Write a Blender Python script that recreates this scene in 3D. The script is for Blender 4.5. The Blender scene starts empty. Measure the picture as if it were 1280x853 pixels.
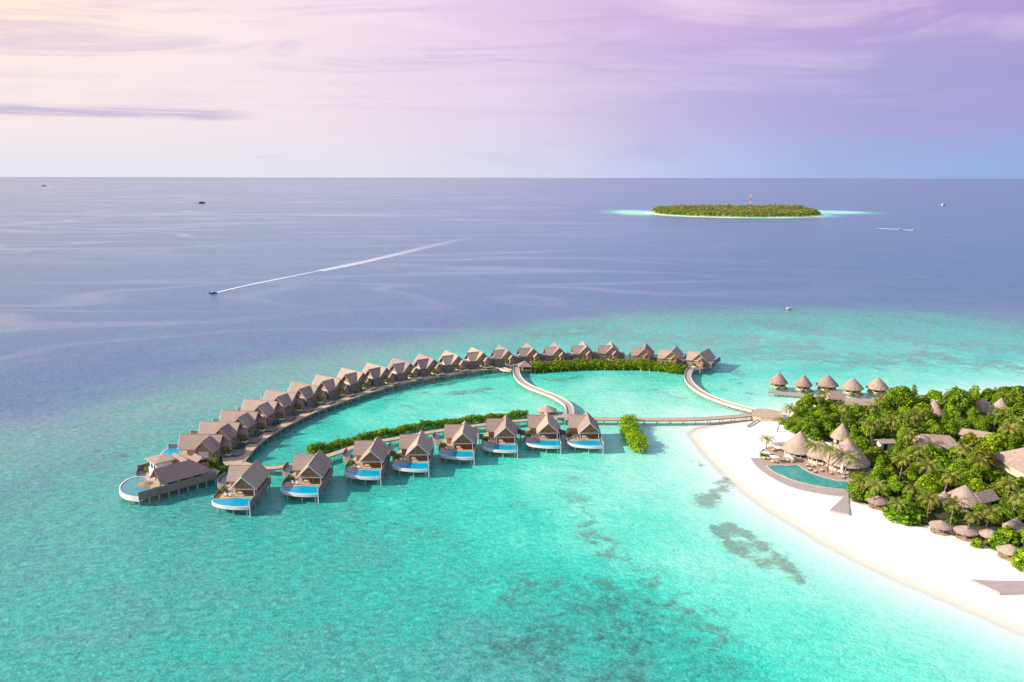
import bpy, math, random
import numpy as np
from mathutils import Vector
random.seed(7); rng = np.random.default_rng(7)
C = bpy.context.scene.collection
# ------------------------------------------------------------------ camera model (real drone at 110 m)
F = 995.0; H = 110.0; CX, CY = 640.0, 426.5
pitch = math.atan((CY-222.2)/F); roll = math.radians(0.094)
fwd = np.array([0, math.cos(pitch), -math.sin(pitch)]); r0 = np.array([1., 0, 0]); u0 = np.cross(r0, fwd)
RT = r0*math.cos(roll)+u0*math.sin(roll); UP = -r0*math.sin(roll)+u0*math.cos(roll)
def G(px, py, z=0.0):                      # survey point: where the sight line meets height z
    d = fwd+RT*(px-CX)/F-UP*(py-CY)/F
    t = (z-H)/d[2]; return (float(d[0]*t), float(d[1]*t))
def PJ(x, y, z=0.0):
    v = np.array([x, y, z-H]); k = v@fwd
    return CX+F*(v@RT)/k, CY-F*(v@UP)/k
from mathutils import Matrix
cam = bpy.data.cameras.new('camera'); co = bpy.data.objects.new('camera', cam); C.objects.link(co)
cam.sensor_width = 36; cam.lens = F*36/1280; cam.clip_end = 900000; cam.clip_start = 1
M = Matrix(((RT[0], UP[0], -fwd[0]), (RT[1], UP[1], -fwd[1]), (RT[2], UP[2], -fwd[2])))
co.matrix_world = Matrix.Translation((0, 0, H)) @ M.to_4x4()
bpy.context.scene.camera = co

# ------------------------------------------------------------------ material helpers
class NT:
    def __init__(s, tree): s.t = tree; s.n = tree.nodes; s.l = tree.links
    def add(s, typ, ins=None, **kw):
        nd = s.n.new(typ)
        for k, v in kw.items(): setattr(nd, k, v)
        for k, v in (ins or {}).items():
            sock = nd.inputs[k]
            if isinstance(v, bpy.types.NodeSocket): s.l.new(v, sock)
            else: sock.default_value = v
        return nd
    def math(s, op, a, b=0.0, clamp=False):
        return s.add('ShaderNodeMath', {0: a, 1: b}, operation=op, use_clamp=clamp).outputs[0]
    def mr(s, v, a, b, c=0.0, d=1.0, smooth=False):
        return s.add('ShaderNodeMapRange', {0: v, 1: a, 2: b, 3: c, 4: d}, clamp=True, interpolation_type='SMOOTHSTEP' if smooth else 'LINEAR').outputs[0]
    def mix(s, f, a, b, bt='MIX'):
        nd = s.n.new('ShaderNodeMix'); nd.data_type = 'RGBA'; nd.blend_type = bt
        for i, v in ((0, f), (6, a), (7, b)):
            if isinstance(v, bpy.types.NodeSocket): s.l.new(v, nd.inputs[i])
            else: nd.inputs[i].default_value = v if i == 0 else (v[0], v[1], v[2], 1)
        return nd.outputs[2]
    def ramp(s, f, stops, interp='LINEAR'):
        nd = s.n.new('ShaderNodeValToRGB'); cr = nd.color_ramp; cr.interpolation = interp
        while len(cr.elements) < len(stops): cr.elements.new(0.5)
        for e, (p, c) in zip(cr.elements, stops): e.position = p; e.color = (c[0], c[1], c[2], 1)
        s.l.new(f, nd.inputs[0]); return nd.outputs[0]
    def noise(s, vec, scale, detail=3, rough=.5, dist=0.0):
        return s.add('ShaderNodeTexNoise', {'Vector': vec, 'Scale': scale, 'Detail': detail, 'Roughness': rough, 'Distortion': dist}).outputs[0]
    def mapping(s, vec, scale=(1, 1, 1), rot=(0, 0, 0)):
        return s.add('ShaderNodeMapping', {'Vector': vec, 'Scale': scale, 'Rotation': rot}).outputs[0]
def newmat(name):
    m = bpy.data.materials.new(name); m.use_nodes = True; m.node_tree.nodes.clear()
    t = NT(m.node_tree); out = t.add('ShaderNodeOutputMaterial'); return m, t, out
def S(r, g, b):
    f = lambda c: c/12.92 if c <= .04045 else ((c+.055)/1.055)**2.4
    return (f(r/255), f(g/255), f(b/255))
def surf(name, col, col2=None, scale=1.0, rough=.8, bump=0.0, stripes=None, objcoord=True, hue=0.0, stretch=(1, 1, 1)):
    m, t, out = newmat(name)
    tc = t.add('ShaderNodeTexCoord'); v = t.mapping(tc.outputs['Object'], stretch)
    n = t.noise(v, scale, 5, .65)
    c = t.mix(t.mr(n, .3, .7), col, col2 or [x*.75 for x in col])
    hgt = n
    if stripes:
        ax, per, dark = stripes
        sx = t.add('ShaderNodeSeparateXYZ', {0: tc.outputs['Object']}).outputs[ax]
        fr = t.math('FRACT', t.math('MULTIPLY', sx, 1/per))
        ln = t.mr(fr, 0, .18, 1, 0)
        idn = t.math('FLOOR', t.math('MULTIPLY', sx, 1/per))
        wn = t.add('ShaderNodeTexWhiteNoise', {'W': idn}, noise_dimensions='1D').outputs[0]
        c = t.mix(t.mr(wn, 0, 1, 0, .3), c, [x*.6 for x in col])
        c = t.mix(t.math('MULTIPLY', ln, dark), c, [x*.35 for x in col])
        hgt = t.math('ADD', n, t.math('MULTIPLY', ln, -.8))
    if hue:
        oi = t.add('ShaderNodeObjectInfo').outputs['Random']
        c = t.add('ShaderNodeHueSaturation', {'Hue': t.mr(oi, 0, 1, .5-hue*.15, .5+hue*.15), 'Value': t.mr(oi, 0, 1, 1-hue, 1+hue), 'Color': c}).outputs[0]
    ins = {'Base Color': c, 'Roughness': rough}
    p = t.add('ShaderNodeBsdfPrincipled', ins); p.inputs['Specular IOR Level'].default_value = .25
    if bump:
        b = t.add('ShaderNodeBump', {'Height': hgt, 'Strength': .8, 'Distance': bump})
        t.l.new(b.outputs[0], p.inputs['Normal'])
    t.l.new(p.outputs[0], out.inputs[0]); return m
def leafmat(name, a, b, y, hue=.25, trans=.3):
    m, t, out = newmat(name)
    tc = t.add('ShaderNodeTexCoord'); g = t.add('ShaderNodeNewGeometry')
    n = t.noise(tc.outputs['Object'], .55, 3, .6)
    c = t.mix(t.mr(n, .35, .65), a, b)
    rp = g.outputs['Random Per Island']
    c = t.mix(t.mr(rp, .55, 1, 0, .8), c, y)
    oi = t.add('ShaderNodeObjectInfo').outputs['Random']
    c = t.add('ShaderNodeHueSaturation', {'Hue': t.mr(oi, 0, 1, .5-hue*.12, .5+hue*.1), 'Saturation': 1.0, 'Value': t.math('MULTIPLY', t.mr(rp, 0, 1, .62, 1.35), t.mr(t.math('FRACT', t.math('MULTIPLY', oi, 7.31)), 0, 1, .72, 1.2)), 'Color': c}).outputs[0]
    c = t.mix(t.mr(oi, .6, 1, 0, .55), c, y)
    d = t.add('ShaderNodeBsdfPrincipled', {'Base Color': c, 'Roughness': .55}); d.inputs['Specular IOR Level'].default_value = .2
    tr = t.add('ShaderNodeBsdfTranslucent', {'Color': c})
    mx = t.add('ShaderNodeMixShader', {0: trans, 1: d.outputs[0], 2: tr.outputs[0]})
    t.l.new(mx.outputs[0], out.inputs[0]); return m
MT = {}
MT['shingle'] = surf('shingle', (.45, .345, .285), (.34, .265, .225), .9, .9, .05, (2, .32, .55), hue=.16)
MT['thatch'] = surf('thatch', (.52, .40, .315), (.31, .235, .19), .7, .95, .14, (2, .38, .3), hue=.12)
MT['wood'] = surf('wall_wood', (.50, .37, .25), (.36, .26, .18), 1.2, .7, .02, (2, .3, .4))
MT['wood_warm'] = surf('warm_wood', (.52, .27, .11), (.36, .18, .08), 1.5, .6, 0)
MT['fence'] = surf('fence_wood', (.30, .26, .235), (.2, .175, .16), 1.5, .85, .03, (0, .45, .6))
MT['white'] = surf('white_paint', (.78, .76, .72), (.66, .64, .6), .8, .5)
MT['deck'] = surf('deck_boards', (.62, .48, .32), (.48, .37, .25), .8, .75, .01, (0, .5, .4))
MT['deckgrey'] = surf('grey_deck_boards', (.52, .44, .40), (.40, .34, .31), .8, .75, .01, (1, .5, .4))
MT['parapet'] = surf('pale_timber', (.68, .59, .50), (.56, .47, .39), 1.2, .7)
MT['pile'] = surf('pile_concrete', (.52, .50, .46), (.3, .29, .26), 1, .8)
MT['stone'] = surf('pool_stone', (.68, .62, .55), (.54, .48, .42), 1.5, .6)
MT['dark'] = surf('dark_opening', (.035, .028, .022), None, 1, .4)
MT['warm_interior'] = surf('interior', (.50, .28, .13), (.16, .09, .05), .8, .4)  # orange-tan room behind the glazing, plain diffuse colour
MT['trunk'] = surf('bark', (.30, .24, .18), (.18, .14, .1), 2, .9, .03)
MT['bluehull'] = surf('blue_hull', (.03, .08, .16), None, 1, .3)
MT['red'] = surf('red_paint', (.55, .07, .05), None, 1, .5)
MT['cream'] = surf('cream_plaster', (.72, .6, .42), (.6, .5, .36), 1, .8)
MT['grass'] = surf('lawn', (.10, .16, .03), (.06, .1, .02), 1, .9)
MT['leaf'] = leafmat('leaf', (.145, .30, .012), (.07, .17, .012), (.32, .42, .02), .45)
MT['leafb'] = leafmat('leaf_bright', (.25, .44, .012), (.13, .29, .010), (.40, .52, .02), .2)
MT['leafy'] = leafmat('leaf_yellow', (.30, .36, .02), (.2, .27, .02), (.42, .42, .03), .1)
MT['palm'] = leafmat('palm_leaf', (.24, .29, .03), (.15, .21, .02), (.46, .44, .10), .3, .35)
def poolmat(name, a, b):
    m, t, out = newmat(name)
    tc = t.add('ShaderNodeTexCoord'); n = t.noise(tc.outputs['Object'], .5, 3, .6, .6)
    w = t.noise(tc.outputs['Object'], 2.2, 2, .5)
    bp = t.add('ShaderNodeBump', {'Height': w, 'Strength': .3, 'Distance': .06})
    p = t.add('ShaderNodeBsdfPrincipled', {'Base Color': t.mix(t.mr(n, .35, .65), a, b), 'Roughness': .06, 'IOR': 1.33, 'Normal': bp.outputs[0]})
    t.l.new(p.outputs[0], out.inputs[0]); return m
MT['pool'] = poolmat('pool_water', (.0, .42, .60), (.0, .33, .53))
MT['poolpale'] = poolmat('pool_water_pale', (.10, .52, .62), (.14, .6, .68))
MT['poolteal'] = poolmat('pool_water_teal', (.02, .27, .235), (.05, .36, .31))
MT['poolgrey'] = poolmat('pool_water_grey', (.11, .34, .35), (.08, .28, .31))

# ------------------------------------------------------------------ mesh helpers
class MB:
    def __init__(s, fy=1): s.v = []; s.f = []; s.fy = fy
    def add(s, vs, fs):
        k = len(s.v); s.v += [(x, y*s.fy, z) for x, y, z in vs]; s.f += [tuple(i+k for i in f) for f in fs]
    def prism(s, poly, z0, z1):
        n = len(poly)
        s.add([(x, y, z0) for x, y in poly]+[(x, y, z1) for x, y in poly],
              [tuple(range(n-1, -1, -1)), tuple(range(n, 2*n))]+[(i, (i+1) % n, n+(i+1) % n, n+i) for i in range(n)])
        return s
    def box(s, x0, x1, y0, y1, z0, z1): return s.prism([(x0, y0), (x1, y0), (x1, y1), (x0, y1)], z0, z1)
    def tube(s, p, q, r, r2=None, n=8):
        p = Vector(p); q = Vector(q); r2 = r if r2 is None else r2; d = (q-p).normalized()
        a = d.orthogonal().normalized(); b = d.cross(a); vs = []
        for c, rr in ((p, r), (q, r2)):
            for i in range(n):
                t = 2*math.pi*i/n; w = c+(a*math.cos(t)+b*math.sin(t))*rr; vs.append(tuple(w))
        s.add(vs, [tuple(range(n-1, -1, -1)), tuple(range(n, 2*n))]+[(i, (i+1) % n, n+(i+1) % n, n+i) for i in range(n)])
        return s
    def strip(s, pts, w, z0, z1):          # band of width w following pts, closed volume
        L = offset(pts, w/2); R_ = offset(pts, -w/2); n = len(pts)
        vs = [(x, y, z1) for x, y in L]+[(x, y, z1) for x, y in R_]+[(x, y, z0) for x, y in L]+[(x, y, z0) for x, y in R_]
        fs = []
        for i in range(n-1):
            fs += [(i, n+i, n+i+1, i+1), (2*n+i, 2*n+i+1, 3*n+i+1, 3*n+i), (i, i+1, 2*n+i+1, 2*n+i), (n+i+1, n+i, 3*n+i, 3*n+i+1)]
        fs += [(0, 2*n, 3*n, n), (n-1, 2*n-1, 4*n-1, 3*n-1)]
        s.add(vs, fs); return s
    def gable(s, u0, u1, v0, v1, ez, rz, th=.3, axis='y', prow0=0, prow1=0, hip0=0, hip1=0):
        m = (u0+u1)/2                      # u across, v along ridge
        a = v0-prow0+hip0; b = v1+prow1-hip1
        P_ = [(u0, v0, ez), (m, a, rz), (u1, v0, ez), (u0, v1, ez), (m, b, rz), (u1, v1, ez)]
        P_ += [(x, y, z-th*(1.25 if i in (1, 4) else 1)) for i, (x, y, z) in enumerate(P_)]
        if axis == 'x': P_ = [(y, x, z) for x, y, z in P_]
        fs = [(0, 1, 4, 3), (1, 2, 5, 4), (6, 9, 10, 7), (7, 10, 11, 8), (0, 3, 9, 6), (2, 8, 11, 5)]
        for o in (0, 3):
            fs += [(o, o+6, o+7, o+1), (o+1, o+7, o+8, o+2)]
        if hip0: fs += [(0, 2, 1), (6, 7, 8), (0, 6, 8, 2)]; 
        if hip1: fs += [(3, 4, 5), (9, 11, 10), (3, 5, 11, 9)]
        if hip0: fs = [f for f in fs if f not in ((0, 6, 7, 1), (1, 7, 8, 2))]
        if hip1: fs = [f for f in fs if f not in ((3, 9, 10, 4), (4, 10, 11, 5))]
        s.add(P_, fs); return s
    def pent(s, u0, u1, v0, v1, z0, ez, rz, axis='y'):
        m = (u0+u1)/2; vs = []
        for v in (v0, v1):
            for u, z in ((u0, z0), (u1, z0), (u1, ez), (m, rz), (u0, ez)): vs.append((u, v, z) if axis == 'y' else (v, u, z))
        s.add(vs, [(0, 1, 2, 3, 4), (9, 8, 7, 6, 5)]+[(i, (i+1) % 5, 5+(i+1) % 5, 5+i) for i in range(5)]); return s
    def lathe(s, prof, n=24, cx=0, cy=0, jit=0):
        vs = []
        for r, z in prof:
            for i in range(n):
                t = 2*math.pi*i/n; rr = r*(1+random.uniform(-jit, jit)); vs.append((cx+rr*math.cos(t), cy+rr*math.sin(t), z))
        fs = []
        for k in range(len(prof)-1):
            for i in range(n): fs.append((k*n+i, k*n+(i+1) % n, (k+1)*n+(i+1) % n, (k+1)*n+i))
        fs += [tuple(range(n-1, -1, -1)), tuple(range((len(prof)-1)*n, len(prof)*n))]
        s.add(vs, fs); return s
    def build(s, name, mat, parent=None, smooth=False):
        me = bpy.data.meshes.new(name); me.from_pydata(s.v, [], s.f)
        import bmesh
        bm = bmesh.new(); bm.from_mesh(me); bmesh.ops.recalc_face_normals(bm, faces=bm.faces); bm.to_mesh(me); bm.free()
        me.materials.append(MT[mat] if isinstance(mat, str) else mat)
        if smooth: me.polygons.foreach_set('use_smooth', [True]*len(me.polygons))
        o = bpy.data.objects.new(name, me); C.objects.link(o); o.parent = parent
        return o
def offset(pts, d):
    out = []
    for i, p in enumerate(pts):
        a = pts[max(i-1, 0)]; b = pts[min(i+1, len(pts)-1)]
        dx, dy = b[0]-a[0], b[1]-a[1]; L = math.hypot(dx, dy) or 1
        out.append((p[0]-dy/L*d, p[1]+dx/L*d))
    return out
def smoothline(pts, n=6):                 # Catmull-Rom
    P_ = [pts[0]]+list(pts)+[pts[-1]]; out = []
    for i in range(1, len(P_)-2):
        p0, p1, p2, p3 = [np.array(P_[j], float) for j in (i-1, i, i+1, i+2)]
        for k in range(n):
            t = k/n; out.append(tuple(.5*((2*p1)+(-p0+p2)*t+(2*p0-5*p1+4*p2-p3)*t*t+(-p0+3*p1-3*p2+p3)*t**3)))
    out.append(tuple(map(float, pts[-1]))); return out
def resample(pts, step):
    out = [pts[0]]; acc = 0
    for a, b in zip(pts[:-1], pts[1:]):
        L = math.dist(a, b)
        while acc+L >= step:
            t = (step-acc)/L; a = (a[0]+(b[0]-a[0])*t, a[1]+(b[1]-a[1])*t); L = math.dist(a, b); acc = 0; out.append(a)
        acc += L
    return out
def tag(o, label=None, cat=None, group=None, kind=None):
    if label: o['label'] = label
    if cat: o['category'] = cat
    if group: o['group'] = group
    if kind: o['kind'] = kind
    return o
def empty(name, loc=(0, 0, 0), rz=0.0, **kw):
    o = bpy.data.objects.new(name, None); C.objects.link(o); o.location = loc; o.rotation_euler = (0, 0, rz); o.empty_display_size = .5
    return tag(o, **kw)
def kids(o): return [c for c in ALL() if c.parent == o]
def ALL(): return C.objects
def copy_tree(o, loc=None, rz=None, label=None, sc=None):
    def rec(a, par):
        c = a.copy(); C.objects.link(c); c.parent = par
        for ch in a.children: rec(ch, c)
        return c
    c = rec(o, None)
    if loc is not None: c.location = loc
    if rz is not None: c.rotation_euler = (0, 0, rz)
    if sc is not None: c.scale = sc
    if label: c['label'] = label
    return c
ORD = 'first second third fourth fifth sixth seventh eighth ninth tenth eleventh twelfth thirteenth fourteenth fifteenth sixteenth seventeenth eighteenth nineteenth twentieth'.split()

# ------------------------------------------------------------------ foliage
def leaves(lobes, n, size, name, mat, parent=None, up=.25, flat=.8):
    lb = np.array(lobes, float); w = lb[:, 3]**2; w /= w.sum()
    k = rng.choice(len(lb), n, p=w)
    d = rng.normal(size=(n, 3)); d[:, 2] += up*1.6; d /= np.linalg.norm(d, axis=1)[:, None]
    rad = lb[k, 3]*(1-.38*rng.random(n)**1.6)
    rad *= 1+.12*rng.normal(size=n)*0.6
    p = lb[k, :3]+d*rad[:, None]*np.array([1, 1, flat])
    nm = d+rng.normal(size=(n, 3))*.55; nm[:, 2] += .25; nm /= np.linalg.norm(nm, axis=1)[:, None]
    a = np.cross(nm, rng.normal(size=(n, 3))); a /= np.linalg.norm(a, axis=1)[:, None]; b = np.cross(nm, a)
    s = size*(.55+.9*rng.random(n))[:, None]
    q = np.stack([p-a*s*.5, p-b*s*.32, p+a*s*.5, p+b*s*.32], 1).reshape(-1, 3)
    me = bpy.data.meshes.new(name)
    me.vertices.add(4*n); me.vertices.foreach_set('co', q.ravel())
    me.loops.add(4*n); me.loops.foreach_set('vertex_index', np.arange(4*n, dtype=np.int32))
    me.polygons.add(n); me.polygons.foreach_set('loop_start', np.arange(0, 4*n, 4, dtype=np.int32))
    me.update(calc_edges=True); me.validate()
    me.materials.append(MT[mat] if isinstance(mat, str) else mat)
    o = bpy.data.objects.new(name, me); C.objects.link(o); o.parent = parent; return o
def crown_lobes(r, h0, h1, n):
    out = [(0, 0, (h0+h1)/2, r*.55)]
    for i in range(n):
        a = i*2.399+random.uniform(-.3, .3); q = math.sqrt((i+.5)/n)
        z = h0+(h1-h0)*(1-.8*q*q)*random.uniform(.75, 1.02)
        out.append((r*.78*q*math.cos(a), r*.78*q*math.sin(a), z-r*.2, r*random.uniform(.22, .38)))
    return out
def make_tree(name, r, h, nl, nleaf, mat, label, cat, group, leaf=.55):
    t = empty(name, label=label, cat=cat, group=group)
    tb = MB(); tb.tube((0, 0, -.4), (.2, .1, h*.45), .32, .2)
    lob = crown_lobes(r, h*.4, h, nl)
    if r < 2.5: lob += [(r*.55*math.cos(k*.9), r*.55*math.sin(k*.9), r*.32, r*.4) for k in range(7)]
    for i in range(1, min(7, len(lob))):
        x, y, z, rr = lob[i*2 % len(lob)]; tb.tube((.2, .1, h*.38), (x*.8, y*.8, z-rr*.3), .14, .05, 5)
    tb.build('trunk', 'trunk', t)
    leaves(lob, nleaf, leaf, 'crown', mat, t); return t
def make_palm(name, h, lean, L, nf, label, droop=1.0):
    t = empty(name, label=label, cat='palm tree', group='coconut palms on the island')
    tb = MB(); pp = None
    for i in range(7):
        f = i/6; q = (lean*f*f, lean*.3*f*f, h*f-.3)
        if pp: tb.tube(pp, q, .24-.1*(i-1)/6, .24-.1*f, 6)
        pp = q
    tb.build('trunk', 'trunk', t, True)
    c = Vector(pp); vs = []; fs = []
    for k in range(nf):
        az = k*2.399963+random.uniform(-.2, .2); el = math.radians(70-95*(k/nf)+random.uniform(-8, 8)); ln = L*random.uniform(.85, 1.1)
        dr = Vector((math.cos(az), math.sin(az), 0)); side = Vector((-math.sin(az), math.cos(az), 0))
        pos = c.copy(); e = el; n = 15; prev = None
        for i in range(n):
            st = dr*math.cos(e)+Vector((0, 0, math.sin(e)))
            nxt = pos+st*(ln/n); e -= (.13+.018*i)*droop*.8
            f = (i+.5)/n; w = (.95*math.sin(math.pi*min(1, f*.85+.15))+.1)*.62
            upv = side.cross(st)
            for sg in (-1, 1):
                tip = pos+side*sg*w+st*w*.5-upv*w*.45*(-1 if upv.z < 0 else 1)
                b0 = len(vs); vs += [tuple(pos), tuple(pos+st*(ln/n*.8)), tuple(tip+st*.1), tuple(tip)]
                fs.append((b0, b0+1, b0+2, b0+3))
            pos = nxt
    m = MB(); m.v = vs; m.f = fs
    me = bpy.data.meshes.new('crown'); me.from_pydata(vs, [], fs); me.materials.append(MT['palm'])
    o = bpy.data.objects.new('crown', me); C.objects.link(o); o.parent = t
    nb = MB()
    for k in range(5): nb.lathe([(.02, -.16), (.14, -.08), (.16, 0), (.1, .12), (.01, .16)], 6, 0, 0); 
    nb = MB()
    for k in range(5):
        a = k*1.26; q = (c.x+.25*math.cos(a), c.y+.25*math.sin(a), c.z-.25)
        nb.tube((q[0], q[1], q[2]-.15), q, .08, .16, 6); nb.tube(q, (q[0], q[1], q[2]+.13), .16, .07, 6)
    nb.build('coconut', 'leafy', t)
    return t

# ------------------------------------------------------------------ world / sky
w = bpy.data.worlds.new('World'); bpy.context.scene.world = w; w.use_nodes = True; w.node_tree.nodes.clear()
t = NT(w.node_tree); wo = t.add('ShaderNodeOutputWorld')
SUN_EL = math.radians(28); sdir = Vector((-1, -.14, 0)).normalized()*math.cos(SUN_EL)+Vector((0, 0, math.sin(SUN_EL)))
sky = t.add('ShaderNodeTexSky', sky_type='NISHITA', sun_disc=False, sun_elevation=SUN_EL, sun_rotation=math.atan2(sdir.x, sdir.y), altitude=110, air_density=1.0, dust_density=2.0)
tc = t.add('ShaderNodeTexCoord'); gen = tc.outputs['Generated']
sx = t.add('ShaderNodeSeparateXYZ', {0: gen}); X, Y_, Z = sx.outputs
hz = t.math('SQRT', t.math('ADD', t.math('MULTIPLY', X, X), t.math('MULTIPLY', Y_, Y_)))
az = t.math('DIVIDE', X, t.math('MAXIMUM', hz, .001))
azf = t.mr(az, -.62, .62)
EX = 1.0
low = t.ramp(azf, [(0, S(226, 223, 231)), (.35, S(224, 221, 231)), (.55, S(206, 207, 230)), (.78, S(160, 178, 224)), (1, S(142, 166, 220))])
mid = t.ramp(azf, [(0, S(245, 230, 224)), (.3, S(234, 221, 229)), (.5, S(219, 205, 227)), (.68, S(184, 176, 216)), (.84, S(162, 160, 211)), (1, S(156, 154, 209))])
high = t.ramp(azf, [(0, S(255, 218, 190)), (.10, S(253, 229, 214)), (.24, S(245, 228, 228)), (.45, S(226, 202, 227)), (.65, S(204, 180, 219)), (1, S(156, 140, 201))])
c = t.mix(t.mr(Z, .008, .075, 0, 1, True), low, mid)
c = t.mix(t.mr(Z, .085, .19, 0, 1, True), c, high)
# cirrus sheets seen in perspective
pz = t.math('ADD', t.math('MAXIMUM', Z, 0), .07)
pv = t.add('ShaderNodeCombineXYZ', {0: t.math('DIVIDE', X, pz), 1: t.math('DIVIDE', Y_, pz), 2: 0.0}).outputs[0]
pv2 = t.mapping(pv, (.7, 1.1, 1), (0, 0, .35))
n1 = t.noise(pv2, 1.0, 9, .6, .7)
n2 = t.noise(t.mapping(pv, (.6, 1.5, 1), (0, 0, -.25)), 1.25, 8, .62, .8)
c = t.mix(t.math('MULTIPLY', t.mr(n1, .45, .68, 0, .46, True), t.mr(Z, .07, .17)), c, S(248, 226, 238))
c = t.mix(t.math('MULTIPLY', t.mr(n2, .47, .68, 0, .44, True), t.mr(Z, .05, .15)), c, S(176, 164, 210))
# low bank of dark streaks
sv = t.mapping(gen, (2.2, 2.2, 46)); n3 = t.noise(sv, 2.4, 6, .65, .2)
band = t.math('MULTIPLY', t.mr(t.math('ADD', Z, t.math('MULTIPLY', t.math('SUBTRACT', t.noise(t.mapping(gen, (3, 3, 3)), 3, 4, .6), .5), .02)), .061, .067, 0, 1, True), t.mr(t.math('ADD', Z, t.math('MULTIPLY', az, -.012)), .076, .083, 1, 0, True))
bandm = t.math('MULTIPLY', t.math('MULTIPLY', band, t.mr(n3, .34, .58, 0, 1, True)), t.mr(az, -.28, -.36, 0, .62, True))
c = t.mix(bandm, c, S(168, 158, 206))
n4 = t.noise(t.mapping(gen, (5, 5, 40)), 2.0, 5, .6, .2)
b2 = t.math('MULTIPLY', t.mr(Z, .020, .026, 0, 1, True), t.mr(Z, .030, .037, 1, 0, True))
c = t.mix(t.math('MULTIPLY', t.math('MULTIPLY', b2, t.mr(n4, .6, .68, 0, .5, True)), t.mr(az, -.2, -.3)), c, S(185, 180, 210))
n5 = t.noise(t.mapping(gen, (2.0, 2.0, 9)), 2.6, 6, .6, .3)
c = t.mix(t.math('MULTIPLY', t.mr(n5, .5, .72, 0, .25, True), t.mr(az, -.15, .2)), c, S(160, 158, 212))
c = t.mix(t.mr(Z, .17, .40, 0, .9, True), c, (.44, .48, .72))  # unseen sky overhead, veil colour added to set the fill light
bgn = t.add('ShaderNodeBackground', {0: sky.outputs[0], 1: .13})
bgc = t.add('ShaderNodeBackground', {0: c, 1: .80})
ms = t.add('ShaderNodeMixShader', {0: t.mr(Z, .3, .9, 0, .45, True), 1: bgc.outputs[0], 2: bgn.outputs[0]})
t.l.new(ms.outputs[0], wo.inputs[0])
sl = bpy.data.lights.new('sun', 'SUN'); so = bpy.data.objects.new('sun', sl); C.objects.link(so)
sl.energy = 5.0; sl.angle = math.radians(.5); sl.color = (1, .88, .76)
so.rotation_euler = (-sdir).to_track_quat('-Z', 'Y').to_euler(); so.location = (-300, 0, 300)

# ------------------------------------------------------------------ shore, depth, terrain
def segd(px, py, line):
    d = np.full(px.shape, 1e18)
    for (ax, ay), (bx, by) in zip(line[:-1], line[1:]):
        vx, vy = bx-ax, by-ay; L = vx*vx+vy*vy or 1e-9
        tt = np.clip(((px-ax)*vx+(py-ay)*vy)/L, 0, 1)
        d = np.minimum(d, (px-ax-tt*vx)**2+(py-ay-tt*vy)**2)
    return np.sqrt(d)
def inside(px, py, poly):
    r = np.zeros(px.shape, bool); n = len(poly)
    for i in range(n):
        ax, ay = poly[i]; bx, by = poly[(i+1) % n]
        if ay == by: continue
        c_ = ((ay > py) != (by > py)) & (px < (bx-ax)*(py-ay)/(by-ay)+ax); r ^= c_
    return r
shore_px = [(868, 543), (882, 562), (903, 585), (930, 609), (962, 634), (1003, 659), (1052, 687), (1100, 711), (1150, 733), (1200, 754), (1250, 776), (1282, 789), (1400, 838), (1500, 880)]
north_px = [(1560, 470), (1400, 480), (1300, 488), (1240, 493), (1200, 497), (1150, 499), (1100, 501), (1050, 503), (1020, 504), (1003, 508), (985, 515), (960, 521), (925, 527), (895, 533), (875, 538)]
shore = smoothline([G(*p) for p in shore_px], 4)+[(420, 150), (480, 300)]+smoothline([G(*p) for p in north_px], 4)
veg_px = [(975, 528), (990, 518), (1010, 508), (1045, 506), (1100, 506), (1150, 504), (1200, 503), (1240, 499), (1300, 495), (1400, 490), (1400, 740), (1283, 712), (1268, 702), (1246, 691), (1215, 673), (1180, 661), (1160, 660), (1135, 660), (1108, 645), (1095, 634), (1063, 628), (1063, 600), (1085, 585), (1060, 560), (1030, 553), (995, 545)]
veg = [G(*p, 1.2) for p in veg_px]
def sdist(x, y):
    return np.where(inside(x, y, shore), 1, -1)*segd(x, y, shore+[shore[0]])
def terr_z(x, y):
    s = sdist(np.asarray(x, float), np.asarray(y, float)); return np.clip(np.where(s > 0, 1.5*(1-np.exp(-s/9)), s*.09), -2.5, 2)
def grid(xs, ys, name, zf):
    X_, Y2 = np.meshgrid(xs, ys); Zz = zf(X_, Y2); nx, ny = len(xs), len(ys)
    me = bpy.data.meshes.new(name); me.vertices.add(nx*ny)
    me.vertices.foreach_set('co', np.stack([X_, Y2, Zz], -1).astype(np.float32).ravel())
    i = np.arange(nx*ny).reshape(ny, nx)
    q = np.stack([i[:-1, :-1], i[:-1, 1:], i[1:, 1:], i[1:, :-1]], -1).reshape(-1, 4); n = len(q)
    me.loops.add(4*n); me.loops.foreach_set('vertex_index', q.astype(np.int32).ravel())
    me.polygons.add(n); me.polygons.foreach_set('loop_start', np.arange(0, 4*n, 4, dtype=np.int32)); me.polygons.foreach_set('use_smooth', np.ones(n, bool))
    me.update(calc_edges=True)
    o = bpy.data.objects.new(name, me); C.objects.link(o); return o, X_, Y2
def attr(o, name, arr):
    a = o.data.attributes.new(name, 'FLOAT', 'POINT'); a.data.foreach_set('value', arr.astype(np.float32).ravel())
def grow(a, step, k, end):
    out = [a]; s = step
    while abs(out[-1]) < abs(end): out.append(out[-1]+s); s *= k
    return out[1:]
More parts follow.
